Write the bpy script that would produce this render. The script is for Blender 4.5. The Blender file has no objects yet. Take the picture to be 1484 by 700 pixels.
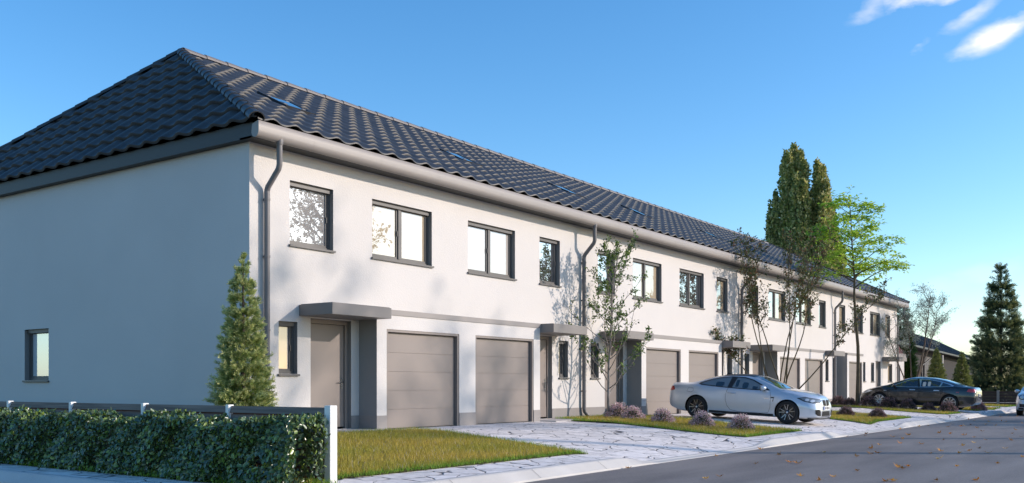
import bpy, bmesh, math, random
import numpy as np
from mathutils import Vector, Matrix
from mathutils.bvhtree import BVHTree
rng = np.random.default_rng(7)
random.seed(7)
scene = bpy.context.scene
COL = scene.collection
R = math.radians

# ------------------------------------------------------------------ materials
def _n(nt, t, **kw):
    n = nt.nodes.new(t)
    for k, v in kw.items():
        setattr(n, k, v)
    return n

def mat(name, col, rough=.6, spec=.5, metal=0., var=None, bump=None, coat=0., coatr=.05, sheen=0.):
    """var=(scale, amount[, stretch]) tone variation; bump=(scale, strength, distance)"""
    m = bpy.data.materials.new(name); m.use_nodes = True
    nt = m.node_tree; b = nt.nodes['Principled BSDF']
    b.inputs['Base Color'].default_value = (*col, 1)
    b.inputs['Roughness'].default_value = rough
    b.inputs['Specular IOR Level'].default_value = spec
    b.inputs['Metallic'].default_value = metal
    b.inputs['Coat Weight'].default_value = coat
    b.inputs['Coat Roughness'].default_value = coatr
    geo = None
    if var or bump:
        geo = _n(nt, 'ShaderNodeNewGeometry')
    if var:
        mp = _n(nt, 'ShaderNodeMapping'); mp.inputs['Scale'].default_value = var[2] if len(var) > 2 else (1, 1, 1)
        nt.links.new(geo.outputs['Position'], mp.inputs['Vector'])
        nz = _n(nt, 'ShaderNodeTexNoise'); nz.inputs['Scale'].default_value = var[0]; nz.inputs['Detail'].default_value = 5
        nt.links.new(mp.outputs['Vector'], nz.inputs['Vector'])
        mr = _n(nt, 'ShaderNodeMapRange'); mr.inputs['From Min'].default_value = .3; mr.inputs['From Max'].default_value = .7
        mr.inputs['To Min'].default_value = 1 - var[1]; mr.inputs['To Max'].default_value = 1 + var[1]
        nt.links.new(nz.outputs['Fac'], mr.inputs['Value'])
        mx = _n(nt, 'ShaderNodeVectorMath', operation='SCALE'); mx.inputs[0].default_value = col
        nt.links.new(mr.outputs['Result'], mx.inputs['Scale'])
        nt.links.new(mx.outputs['Vector'], b.inputs['Base Color'])
    if bump:
        nz = _n(nt, 'ShaderNodeTexNoise'); nz.inputs['Scale'].default_value = bump[0]; nz.inputs['Detail'].default_value = 4
        nt.links.new(geo.outputs['Position'], nz.inputs['Vector'])
        bp = _n(nt, 'ShaderNodeBump'); bp.inputs['Strength'].default_value = bump[1]; bp.inputs['Distance'].default_value = bump[2]
        nt.links.new(nz.outputs['Fac'], bp.inputs['Height'])
        nt.links.new(bp.outputs['Normal'], b.inputs['Normal'])
    return m

def leaf_mat(name, rough=.5, transl=.3, spec=.4):
    m = bpy.data.materials.new(name); m.use_nodes = True
    nt = m.node_tree; b = nt.nodes['Principled BSDF']; out = nt.nodes['Material Output']
    at = _n(nt, 'ShaderNodeAttribute'); at.attribute_name = 'tint'
    nt.links.new(at.outputs['Color'], b.inputs['Base Color'])
    b.inputs['Roughness'].default_value = rough; b.inputs['Specular IOR Level'].default_value = spec
    tr = _n(nt, 'ShaderNodeBsdfTranslucent')
    nt.links.new(at.outputs['Color'], tr.inputs['Color'])
    mx = _n(nt, 'ShaderNodeMixShader'); mx.inputs['Fac'].default_value = transl
    nt.links.new(b.outputs[0], mx.inputs[1]); nt.links.new(tr.outputs[0], mx.inputs[2])
    nt.links.new(mx.outputs[0], out.inputs['Surface'])
    return m

def pane_mat(name, base, refl, rough=.01, tint=(1, 1, 1)):
    m = bpy.data.materials.new(name); m.use_nodes = True
    nt = m.node_tree; b = nt.nodes['Principled BSDF']; out = nt.nodes['Material Output']
    b.inputs['Base Color'].default_value = (*base, 1); b.inputs['Roughness'].default_value = .6
    b.inputs['Specular IOR Level'].default_value = .2
    g = _n(nt, 'ShaderNodeBsdfGlossy'); g.inputs['Roughness'].default_value = rough
    g.inputs['Color'].default_value = (*tint, 1)
    # slight waviness of real panes
    geo = _n(nt, 'ShaderNodeNewGeometry'); nz = _n(nt, 'ShaderNodeTexNoise'); nz.inputs['Scale'].default_value = 1.6
    nt.links.new(geo.outputs['Position'], nz.inputs['Vector'])
    bp = _n(nt, 'ShaderNodeBump'); bp.inputs['Strength'].default_value = .02; bp.inputs['Distance'].default_value = .03
    nt.links.new(nz.outputs['Fac'], bp.inputs['Height']); nt.links.new(bp.outputs['Normal'], g.inputs['Normal'])
    fr = _n(nt, 'ShaderNodeFresnel'); fr.inputs['IOR'].default_value = 1.5
    mr = _n(nt, 'ShaderNodeMapRange'); mr.inputs['To Min'].default_value = refl; mr.inputs['To Max'].default_value = 1
    nt.links.new(fr.outputs[0], mr.inputs['Value'])
    mx = _n(nt, 'ShaderNodeMixShader')
    nt.links.new(mr.outputs['Result'], mx.inputs['Fac'])
    nt.links.new(b.outputs[0], mx.inputs[1]); nt.links.new(g.outputs[0], mx.inputs[2])
    nt.links.new(mx.outputs[0], out.inputs['Surface'])
    return m

M = {}
M['plaster'] = mat('white_plaster', (.595, .562, .536), .9, .2, var=(.5, .03), bump=(45, .5, .012))
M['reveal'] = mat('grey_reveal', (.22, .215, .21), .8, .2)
M['flash'] = mat('grey_flashing', (.26, .235, .22), .5, .4)
M['plinth'] = mat('grey_plinth_render', (.29, .265, .25), .9, .2, var=(2, .05), bump=(90, .3, .01))
M['taupe'] = mat('taupe_metal', (.225, .19, .172), .45, .4, var=(.6, .03))
M['canopy'] = mat('grey_canopy_metal', (.205, .185, .175), .5, .4, var=(1, .04))
M['frame'] = mat('anthracite_frame', (.105, .098, .094), .45, .4)
M['gutter'] = mat('grey_gutter_metal', (.27, .24, .22), .48, .45, var=(.8, .05))
M['pipe'] = mat('dark_grey_pipe', (.16, .15, .15), .45, .4)
M['tile'] = mat('dark_roof_tile', (.046, .0455, .047), .47, .34, var=(1.7, .25), bump=(60, .12, .01))
M['ridge'] = mat('sunlit_ridge_tile', (.17, .15, .14), .5, .45, var=(2, .1))  # beige of the sun on the ridge caps, put into their base colour
M['fascia'] = mat('dark_fascia', (.026, .026, .028), .5, .4)
M['black'] = mat('black_gap', (.012, .012, .013), .7, .2)
M['chrome'] = mat('satin_steel', (.6, .6, .6), .25, .5, 1.)
M['pane_white'] = pane_mat('pane_white_blind', (.47, .43, .39), .20)
M['pane_cream'] = pane_mat('pane_cream_curtain', (.44, .35, .235), .22)
M['pane_dark'] = pane_mat('pane_dark_room', (.03, .03, .035), .55)
M['pane_dull'] = pane_mat('pane_dull_blind', (.50, .43, .385), .07)
M['pane_tan'] = pane_mat('pane_tan_curtain', (.40, .31, .20), .3)
M['pane_sky'] = pane_mat('skylight_pane', (.02, .025, .03), .6)
M['pane_gable'] = pane_mat('pane_pale_sky', (.62, .66, .68), .3)  # pale base colour stands in for the sky mirrored in the gable window
M['wood_back'] = mat('reddish_back_board', (.11, .055, .04), .8, .2)
M['wood_dark'] = mat('weathered_dark_wood', (.19, .145, .12), .8, .2, var=(3, .35, (6, .35, 9)), bump=(30, .3, .01))
M['wood_far'] = mat('brown_fence_wood', (.07, .05, .042), .8, .2, var=(3, .3, (.4, .4, 9)))
M['white_paint'] = mat('white_painted_post', (.78, .77, .75), .5, .4, var=(3, .03))
M['kerb'] = mat('pale_concrete_kerb', (.53, .50, .47), .9, .2, var=(1.5, .08), bump=(60, .5, .01))
M['slab'] = mat('grey_step_slab', (.45, .42, .40), .85, .2, var=(3, .06))
M['bark'] = mat('brown_bark', (.14, .105, .08), .9, .1, var=(14, .35, (1, 1, .3)), bump=(30, .6, .02))
M['bark_pale'] = mat('pale_bark', (.27, .235, .21), .9, .1, var=(14, .3, (1, 1, .3)), bump=(30, .5, .02))
M['bark_dark'] = mat('dark_bark', (.11, .09, .06), .9, .1, var=(14, .35, (1, 1, .3)))
M['leaf'] = leaf_mat('leaves', .5, .3)
M['needle'] = leaf_mat('needles', .6, .15, .3)
M['hedge'] = leaf_mat('glossy_hedge_leaves', .30, .15, .9)
M['petal'] = leaf_mat('heather_florets', .7, .25, .2)
M['grass'] = leaf_mat('grass_blades', .6, .3, .25)
M['dryleaf'] = leaf_mat('dry_leaves', .6, .25, .3)
M['soil'] = mat('lawn_soil', (.10, .085, .03), .95, .1, var=(5, .35))
M['ground'] = mat('far_ground', (.10, .10, .05), .95, .1, var=(.3, .3))
M['hs_wall'] = mat('dark_brick_cladding', (.03, .026, .025), .8, .2, var=(6, .25, (1, 1, 6)))
M['hs_roof'] = mat('dark_sheet_roof', (.05, .056, .07), .45, .5, var=(.6, .08))
M['hs_trim'] = mat('grey_house_trim', (.26, .24, .23), .6, .3)

# flagstone paving: irregular stones, dark joints, each stone its own tone
def paving():
    m = bpy.data.materials.new('pale_crazy_paving'); m.use_nodes = True
    nt = m.node_tree; b = nt.nodes['Principled BSDF']
    geo = _n(nt, 'ShaderNodeNewGeometry')
    nz = _n(nt, 'ShaderNodeTexNoise'); nz.inputs['Scale'].default_value = 1.7; nz.inputs['Detail'].default_value = 3
    nt.links.new(geo.outputs['Position'], nz.inputs['Vector'])
    sb = _n(nt, 'ShaderNodeVectorMath', operation='SUBTRACT'); sb.inputs[1].default_value = (.5, .5, .5)
    nt.links.new(nz.outputs['Color'], sb.inputs[0])
    sc = _n(nt, 'ShaderNodeVectorMath', operation='SCALE'); sc.inputs['Scale'].default_value = .42
    nt.links.new(sb.outputs[0], sc.inputs[0])
    ad = _n(nt, 'ShaderNodeVectorMath', operation='ADD')
    nt.links.new(geo.outputs['Position'], ad.inputs[0]); nt.links.new(sc.outputs[0], ad.inputs[1])
    fl = _n(nt, 'ShaderNodeVectorMath', operation='MULTIPLY'); fl.inputs[1].default_value = (1, 1, 0)
    nt.links.new(ad.outputs[0], fl.inputs[0])
    ve = _n(nt, 'ShaderNodeTexVoronoi', feature='DISTANCE_TO_EDGE'); ve.inputs['Scale'].default_value = 1.9
    vc = _n(nt, 'ShaderNodeTexVoronoi', feature='F1'); vc.inputs['Scale'].default_value = 1.9
    for v in (ve, vc):
        nt.links.new(fl.outputs[0], v.inputs['Vector'])
    # joints come and go in width
    n2 = _n(nt, 'ShaderNodeTexNoise'); n2.inputs['Scale'].default_value = 2.3
    nt.links.new(geo.outputs['Position'], n2.inputs['Vector'])
    jw = _n(nt, 'ShaderNodeMapRange'); jw.inputs['From Min'].default_value = .38; jw.inputs['From Max'].default_value = .66
    jw.inputs['To Min'].default_value = .008; jw.inputs['To Max'].default_value = .058
    nt.links.new(n2.outputs['Fac'], jw.inputs['Value'])
    jm = _n(nt, 'ShaderNodeMapRange'); jm.interpolation_type = 'SMOOTHSTEP'
    jm.inputs['From Min'].default_value = .004
    nt.links.new(ve.outputs['Distance'], jm.inputs['Value']); nt.links.new(jw.outputs['Result'], jm.inputs['From Max'])
    n3 = _n(nt, 'ShaderNodeTexNoise'); n3.inputs['Scale'].default_value = 9; n3.inputs['Detail'].default_value = 6
    nt.links.new(geo.outputs['Position'], n3.inputs['Vector'])
    cr = _n(nt, 'ShaderNodeValToRGB')
    cr.color_ramp.elements[0].color = (.68, .61, .565, 1); cr.color_ramp.elements[0].position = .3
    cr.color_ramp.elements[1].color = (.90, .82, .765, 1); cr.color_ramp.elements[1].position = .65
    nt.links.new(n3.outputs['Fac'], cr.inputs['Fac'])
    sp = _n(nt, 'ShaderNodeSeparateColor'); nt.links.new(vc.outputs['Color'], sp.inputs['Color'])
    tn = _n(nt, 'ShaderNodeMapRange'); tn.inputs['To Min'].default_value = .86; tn.inputs['To Max'].default_value = 1.06
    nt.links.new(sp.outputs[0], tn.inputs['Value'])
    cs = _n(nt, 'ShaderNodeVectorMath', operation='SCALE')
    nt.links.new(cr.outputs['Color'], cs.inputs[0]); nt.links.new(tn.outputs['Result'], cs.inputs['Scale'])
    mx = _n(nt, 'ShaderNodeMix', data_type='RGBA')
    mx.inputs['A'].default_value = (.085, .08, .082, 1)
    nt.links.new(jm.outputs['Result'], mx.inputs['Factor']); nt.links.new(cs.outputs[0], mx.inputs['B'])
    nt.links.new(mx.outputs['Result'], b.inputs['Base Color'])
    b.inputs['Roughness'].default_value = .7; b.inputs['Specular IOR Level'].default_value = .2
    ht = _n(nt, 'ShaderNodeMath', operation='MULTIPLY_ADD'); ht.inputs[1].default_value = .12
    nt.links.new(n3.outputs['Fac'], ht.inputs[0]); nt.links.new(jm.outputs['Result'], ht.inputs[2])
    bp = _n(nt, 'ShaderNodeBump'); bp.inputs['Strength'].default_value = .8; bp.inputs['Distance'].default_value = .02
    nt.links.new(ht.outputs[0], bp.inputs['Height']); nt.links.new(bp.outputs['Normal'], b.inputs['Normal'])
    return m
M['paving'] = paving()

def asphalt():
    m = bpy.data.materials.new('grey_asphalt'); m.use_nodes = True
    nt = m.node_tree; b = nt.nodes['Principled BSDF']
    geo = _n(nt, 'ShaderNodeNewGeometry')
    mp = _n(nt, 'ShaderNodeMapping'); mp.inputs['Scale'].default_value = (.16, .7, 1)
    nt.links.new(geo.outputs['Position'], mp.inputs['Vector'])
    n1 = _n(nt, 'ShaderNodeTexNoise'); n1.inputs['Scale'].default_value = 1.6; n1.inputs['Detail'].default_value = 5
    nt.links.new(mp.outputs[0], n1.inputs['Vector'])
    n2 = _n(nt, 'ShaderNodeTexNoise'); n2.inputs['Scale'].default_value = 45; n2.inputs['Detail'].default_value = 3
    nt.links.new(geo.outputs['Position'], n2.inputs['Vector'])
    cr = _n(nt, 'ShaderNodeValToRGB')
    cr.color_ramp.elements[0].color = (.15, .128, .116, 1); cr.color_ramp.elements[0].position = .34
    cr.color_ramp.elements[1].color = (.235, .203, .183, 1); cr.color_ramp.elements[1].position = .68
    nt.links.new(n1.outputs['Fac'], cr.inputs['Fac'])
    mr = _n(nt, 'ShaderNodeMapRange'); mr.inputs['To Min'].default_value = .6; mr.inputs['To Max'].default_value = 1.4
    nt.links.new(n2.outputs['Fac'], mr.inputs['Value'])
    s = _n(nt, 'ShaderNodeVectorMath', operation='SCALE')
    nt.links.new(cr.outputs['Color'], s.inputs[0]); nt.links.new(mr.outputs['Result'], s.inputs['Scale'])
    nt.links.new(s.outputs[0], b.inputs['Base Color'])
    b.inputs['Roughness'].default_value = .72; b.inputs['Specular IOR Level'].default_value = .35
    bp = _n(nt, 'ShaderNodeBump'); bp.inputs['Strength'].default_value = .6; bp.inputs['Distance'].default_value = .01
    nt.links.new(n2.outputs['Fac'], bp.inputs['Height']); nt.links.new(bp.outputs['Normal'], b.inputs['Normal'])
    return m
M['asphalt'] = asphalt()

# ------------------------------------------------------------------ object helpers
def tag(o, label=None, cat=None, group=None, kind=None):
    if label: o['label'] = label
    if cat: o['category'] = cat
    if group: o['group'] = group
    if kind: o['kind'] = kind
    return o

def thing(name, loc, label, cat, group=None, rot=(0, 0, 0)):
    o = bpy.data.objects.new(name, None); COL.objects.link(o)
    o.empty_display_size = .2
    o.location = loc; o.rotation_euler = rot
    return tag(o, label, cat, group)

def link(name, me, parent=None, world=True, kind=None):
    """world=True: mesh coordinates are world ones and the parent is only translated"""
    o = bpy.data.objects.new(name, me); COL.objects.link(o)
    if parent is not None:
        o.parent = parent
        if world:
            p = parent; off = Vector((0, 0, 0))
            while p is not None:
                off += p.location; p = p.parent
            o.location = -off
    if kind: o['kind'] = kind
    return o

class MB:
    def __init__(s):
        s.v = []; s.f = []; s.m = []; s.sm = []
    def add(s, verts, faces, mi=0, smooth=False):
        o = len(s.v)
        s.v += [tuple(p) for p in verts]
        for f in faces:
            s.f.append(tuple(i + o for i in f)); s.m.append(mi); s.sm.append(smooth)
        return s
    def quad(s, a, b, c, d, mi=0):
        return s.add([a, b, c, d], [(0, 1, 2, 3)], mi)
    def box(s, x0, x1, y0, y1, z0, z1, mi=0, bev=0.):
        if bev <= 0:
            v = [(x, y, z) for z in (z0, z1) for y in (y0, y1) for x in (x0, x1)]
            f = [(0, 2, 3, 1), (4, 5, 7, 6), (0, 1, 5, 4), (2, 6, 7, 3), (0, 4, 6, 2), (1, 3, 7, 5)]
            return s.add(v, f, mi)
        bm = bmesh.new(); bmesh.ops.create_cube(bm, size=1)
        for v in bm.verts:
            v.co = Vector(((x0 + x1) / 2 + v.co.x * (x1 - x0), (y0 + y1) / 2 + v.co.y * (y1 - y0), (z0 + z1) / 2 + v.co.z * (z1 - z0)))
        bmesh.ops.bevel(bm, geom=bm.edges[:], offset=bev, segments=2, affect='EDGES')
        bm.verts.index_update()
        s.add([v.co for v in bm.verts], [[v.index for v in f.verts] for f in bm.faces], mi); bm.free()
        return s
    def tube(s, pts, rad, n=8, mi=0, cap=True, smooth=True):
        pts = [Vector(p) for p in pts]
        if not hasattr(rad, '__len__'): rad = [rad] * len(pts)
        rings = []; prev = None
        for i, p in enumerate(pts):
            t = (pts[min(i + 1, len(pts) - 1)] - pts[max(i - 1, 0)]).normalized()
            if prev is None:
                a = Vector((0, 0, 1)) if abs(t.z) < .9 else Vector((1, 0, 0))
                u = t.cross(a).normalized()
            else:
                u = (prev - t * prev.dot(t)).normalized()
            prev = u; w = t.cross(u)
            rings.append([p + (u * math.cos(2 * math.pi * k / n) + w * math.sin(2 * math.pi * k / n)) * rad[i] for k in range(n)])
        v = [q for r in rings for q in r]; f = []
        for i in range(len(pts) - 1):
            for k in range(n):
                a = i * n + k; b = i * n + (k + 1) % n
                f.append((a, b, b + n, a + n))
        s.add(v, f, mi, smooth)
        if cap:
            s.add(rings[0], [tuple(range(n))[::-1]], mi); s.add(rings[-1], [tuple(range(n))], mi)
        return s
    def lathe(s, prof, axis_o, axis_d, n=32, mi=0, smooth=True):
        """prof: list of (radius, along)"""
        d = Vector(axis_d).normalized(); o = Vector(axis_o)
        a = Vector((0, 0, 1)) if abs(d.z) < .9 else Vector((1, 0, 0))
        u = d.cross(a).normalized(); w = d.cross(u)
        v = []; f = []
        for (r, t) in prof:
            for k in range(n):
                an = 2 * math.pi * k / n
                v.append(o + d * t + (u * math.cos(an) + w * math.sin(an)) * r)
        for i in range(len(prof) - 1):
            for k in range(n):
                a_ = i * n + k; b_ = i * n + (k + 1) % n
                f.append((a_, b_, b_ + n, a_ + n))
        return s.add(v, f, mi, smooth)
    def mesh(s, name, mats):
        me = bpy.data.meshes.new(name)
        me.from_pydata(s.v, [], s.f)
        for m in (mats if isinstance(mats, (list, tuple)) else [mats]):
            me.materials.append(m)
        me.polygons.foreach_set('material_index', s.m)
        me.polygons.foreach_set('use_smooth', s.sm)
        me.update()
        return me
    def build(s, name, mats, parent=None, world=True, kind=None, fix=False):
        me = s.mesh(name, mats)
        if fix:
            bm = bmesh.new(); bm.from_mesh(me); bmesh.ops.recalc_face_normals(bm, faces=bm.faces); bm.to_mesh(me); bm.free()
        return link(name, me, parent, world, kind)

def mesh_np(name, V, F, m, tint=None, smooth=False):
    """V (n,3); F (p,k) int; tint (n,3) per vertex"""
    V = np.ascontiguousarray(V, dtype=np.float32); F = np.ascontiguousarray(F, dtype=np.int32)
    me = bpy.data.meshes.new(name)
    me.vertices.add(len(V)); me.vertices.foreach_set('co', V.ravel())
    p, k = F.shape
    me.loops.add(p * k); me.loops.foreach_set('vertex_index', F.ravel())
    me.polygons.add(p); me.polygons.foreach_set('loop_start', np.arange(0, p * k, k, dtype=np.int32))
    if smooth: me.polygons.foreach_set('use_smooth', np.ones(p, dtype=bool))
    me.update(calc_edges=True)
    me.materials.append(m)
    if tint is not None:
        at = me.attributes.new('tint', 'FLOAT_COLOR', 'POINT')
        c = np.ones((len(V), 4), dtype=np.float32); c[:, :3] = tint
        at.data.foreach_set('color', c.ravel())
    return me

def unit(a):
    return a / np.maximum(np.linalg.norm(a, axis=1, keepdims=True), 1e-9)

def leaves(C, A, N, L, W, fold=.25):
    """diamond leaves folded on the midrib. C base, A axis, N normal; returns V,F (2 tris each)"""
    A = unit(A); B = unit(np.cross(A, N)); N2 = np.cross(B, A)
    L = np.asarray(L).reshape(-1, 1); W = np.asarray(W).reshape(-1, 1)
    mid = C + A * L * .45
    base = C; tip = C + A * L - N2 * L * .08
    l = mid + B * W * .5 + N2 * W * fold; r = mid - B * W * .5 + N2 * W * fold
    n = len(C)
    V = np.stack([base, r, tip, l], 1).reshape(-1, 3)
    i = np.arange(n)[:, None] * 4
    F = np.concatenate([i + np.array([[0, 1, 2]]), i + np.array([[0, 2, 3]])], 0)
    return V, F

def leaves6(C, A, N, L, W, fold=.2):
    """rounder leaf: 2 quads"""
    A = unit(A); B = unit(np.cross(A, N)); N2 = np.cross(B, A)
    L = np.asarray(L).reshape(-1, 1); W = np.asarray(W).reshape(-1, 1)
    def P(t, w, z=0): return C + A * L * t + B * W * w + N2 * (np.abs(w) * W * fold * 2 + L * z)
    V = np.stack([P(0, 0), P(.3, -.46), P(.72, -.40), P(1, 0, -.12), P(.72, .40), P(.3, .46)], 1).reshape(-1, 3)
    i = np.arange(len(C))[:, None] * 6
    F = np.concatenate([i + np.array([[0, 1, 2, 3]]), i + np.array([[0, 3, 4, 5]])], 0)
    return V, F

def tints(n, pal, k, jitter=.18):
    pal = np.array(pal); idx = rng.integers(0, len(pal), n)
    c = pal[idx] * (1 + rng.uniform(-jitter, jitter, (n, 1)))
    return np.repeat(c, k, 0)

def rdir(n):
    return unit(rng.normal(size=(n, 3)))
# ------------------------------------------------------------------ camera, sun, sky
CA, SA = math.cos(math.atan(996 / 1392.6)), math.sin(math.atan(996 / 1392.6))
cd = bpy.data.cameras.new('camera'); cam = bpy.data.objects.new('camera', cd); COL.objects.link(cam)
cd.sensor_width = 36; cd.lens = 1392.6 / 1484 * 36
cd.shift_y = 209 / 1484
cd.clip_start = .1; cd.clip_end = 3000
cam.location = (0, 0, .96)
cam.rotation_euler = (R(90), 0, -math.atan2(CA, SA))
scene.camera = cam

SUN_EL, SUN_AZ = R(20.5), R(146)        # azimuth clockwise from +Y
ts = Vector((math.sin(SUN_AZ) * math.cos(SUN_EL), math.cos(SUN_AZ) * math.cos(SUN_EL), math.sin(SUN_EL)))
sd = bpy.data.lights.new('sun', 'SUN'); sun = bpy.data.objects.new('sun', sd); COL.objects.link(sun)
sd.energy = 3.1; sd.angle = R(.55); sd.color = (1, .875, .765)
sun.rotation_euler = ts.to_track_quat('Z', 'Y').to_euler()
sun.location = (30, -30, 30)

w = bpy.data.worlds.new('World'); scene.world = w; w.use_nodes = True
nt = w.node_tree; bg = nt.nodes['Background']
sky = _n(nt, 'ShaderNodeTexSky'); sky.sky_type = 'NISHITA'; sky.sun_disc = False
sky.sun_elevation = SUN_EL; sky.sun_rotation = SUN_AZ
sky.air_density = 1.0; sky.dust_density = .5; sky.ozone_density = 3.0
hs = _n(nt, 'ShaderNodeHueSaturation'); hs.inputs['Saturation'].default_value = 1.26; hs.inputs['Value'].default_value = 1.16
nt.links.new(sky.outputs[0], hs.inputs['Color'])
# small clouds, by direction in the sky
tc = _n(nt, 'ShaderNodeTexCoord')
def vdot(vec):
    n = _n(nt, 'ShaderNodeVectorMath', operation='DOT_PRODUCT'); n.inputs[1].default_value = vec
    nt.links.new(tc.outputs['Generated'], n.inputs[0]); return n.outputs['Value']
def mth(op, a, b=None, clamp=False):
    n = _n(nt, 'ShaderNodeMath', operation=op); n.use_clamp = clamp
    for i, q in enumerate((a, b)):
        if q is None: continue
        if isinstance(q, (int, float)): n.inputs[i].default_value = q
        else: nt.links.new(q, n.inputs[i])
    return n.outputs[0]
mpn = _n(nt, 'ShaderNodeMapping'); mpn.inputs['Scale'].default_value = (1, 1, 2.2)
nt.links.new(tc.outputs['Generated'], mpn.inputs['Vector'])
cn = _n(nt, 'ShaderNodeTexNoise'); cn.inputs['Scale'].default_value = 16; cn.inputs['Detail'].default_value = 7; cn.inputs['Roughness'].default_value = .52
nt.links.new(mpn.outputs[0], cn.inputs['Vector'])
total = None
FW = Vector((CA, SA, 0)); RT = Vector((SA, -CA, 0)); UP = Vector((0, 0, 1))
for (u, v, a, b, slope, gain) in [(1350, -6, .050, .013, .0, 1.0), (1448, 48, .040, .010, .42, .95), (1262, 14, .02, .012, .8, .45), (1330, 66, .014, .008, .3, .5), (1405, 22, .03, .008, .5, .5), (1440, 392, .09, .012, .25, .15)]:
    d = (FW + RT * ((u - 742) / 1392.6) + UP * ((559 - v) / 1392.6)).normalized()
    r = d.cross(UP).normalized(); q = r.cross(d)
    r, q = r * math.cos(math.atan(slope)) + q * math.sin(math.atan(slope)), q * math.cos(math.atan(slope)) - r * math.sin(math.atan(slope))
    ex = mth('POWER', mth('DIVIDE', vdot(r), a), 2.0); ey = mth('POWER', mth('DIVIDE', vdot(q), b), 2.0)
    e = mth('SUBTRACT', 1.0, mth('SQRT', mth('ADD', ex, ey)))
    front = mth('GREATER_THAN', vdot(d), .5)
    e = mth('ADD', mth('MULTIPLY', e, .55), mth('MULTIPLY', mth('SUBTRACT', cn.outputs['Fac'], .5), 2.6))
    e = mth('MULTIPLY', mth('MULTIPLY', mth('MULTIPLY', e, 1.7, True), front), gain)
    # fade out well away from the cloud's own place
    far = mth('SUBTRACT', 1.6, mth('SQRT', mth('ADD', ex, ey)), True)
    e = mth('MULTIPLY', e, far)
    total = e if total is None else mth('MAXIMUM', total, e)
cm = _n(nt, 'ShaderNodeMix', data_type='RGBA'); cm.inputs['B'].default_value = (5.6, 5.5, 5.5, 1)
nt.links.new(total, cm.inputs['Factor']); nt.links.new(hs.outputs[0], cm.inputs['A'])
nt.links.new(cm.outputs['Result'], bg.inputs['Color'])
bg.inputs['Strength'].default_value = .15
scene.view_settings.view_transform = 'Standard'; scene.view_settings.look = 'None'
scene.view_settings.gamma = 1; scene.view_settings.exposure = .49

# ------------------------------------------------------------------ terrain
def lerp(x, xs, ys): return float(np.interp(x, xs, ys))
RAISED = [(-5, 13.6), (20.2, 24.4), (31.8, 36.2), (41.2, 44.2), (47.2, 50.6), (53, 90)]   # kerb stretches along the lawns
def zkerb(x):
    z = -.315
    for a, b in RAISED:
        t = max(0., min((x - a + .9) / .9, 1., (b + .9 - x) / .9))
        z = max(z, -.315 + .115 * max(0., min(1., t)))
    return z
def zpro(x, y):
    e = zkerb(x)
    s = lerp(y, [7.65, 8.5, 9.6, 12.5], [e, -.19 + (e + .2) * .35, -.15, 0])
    return min(s, lerp(x, [8, 11], [-.2, 0])) if y > 7.65 else e
ROAD = -.34

def sheet(name, xs, ys, zf, m, kind='structure', inside=None):
    V = [(x, y, zf(x, y)) for y in ys for x in xs]
    nx = len(xs); F = []
    for j in range(len(ys) - 1):
        for i in range(nx - 1):
            if inside and not inside((xs[i] + xs[i + 1]) / 2, (ys[j] + ys[j + 1]) / 2): continue
            F.append((j * nx + i, j * nx + i + 1, (j + 1) * nx + i + 1, (j + 1) * nx + i))
    mb = MB(); mb.add(V, F, 0, True)
    o = mb.build(name, m); o['kind'] = kind
    return o

MB().quad((-900, -900, -.40), (1500, -900, -.40), (1500, 1500, -.40), (-900, 1500, -.40)).build('ground', M['ground'], kind='structure')
rd = MB()
rd.quad((-60, -6.2, ROAD), (-4.0, -6.2, ROAD), (-4.0, 7.36, ROAD), (-60, 7.36, ROAD))
rd.quad((-4.0, -6.2, ROAD), (260, -6.2, ROAD), (260, 7.36, ROAD), (-4.0, 7.36, ROAD))
rd.quad((-4.0, 7.36, ROAD), (6.42, 7.36, ROAD), (6.42, 90, ROAD), (-4.0, 90, ROAD))
rd.build('road', M['asphalt'], kind='structure')
MB().box(-60, 260, -9.0, -6.2, -.39, -.20).build('pavement', M['kerb'], kind='structure')
# paved forecourt between kerb and houses (curved street corner at the near end)
CR = 1.6
def yedge(x):     # front edge of the paving, round corner
    if x >= 6.72 + CR: return 7.65
    d = 6.72 + CR - x
    return 7.65 + CR - math.sqrt(max(CR * CR - d * d, 0))
xs = [6.72 + CR * (1 - math.cos(t)) for t in np.linspace(0, math.pi / 2, 9)] + list(np.arange(8.6, 100.1, .3))
vs = [0., .02, .05, .1, .16, .24, .34, .5, .8, 1.]
V = []
for x in xs:
    y0 = yedge(x)
    for t in vs:
        y = y0 + (16.5 - y0) * t
        V.append((x, y, zpro(x, max(y, 7.65))))
nv = len(vs)
F = [(i * nv + j, (i + 1) * nv + j, (i + 1) * nv + j + 1, i * nv + j + 1) for i in range(len(xs) - 1) for j in range(nv - 1)]
pv = MB(); pv.add(V, F, 0, True)
pv.quad((6.72, 16.5, -.2), (8.2, 16.5, -.2), (8.2, 80, -.2), (6.72, 80, -.2))
pv.build('paved_forecourt', M['paving'], kind='structure')
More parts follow.
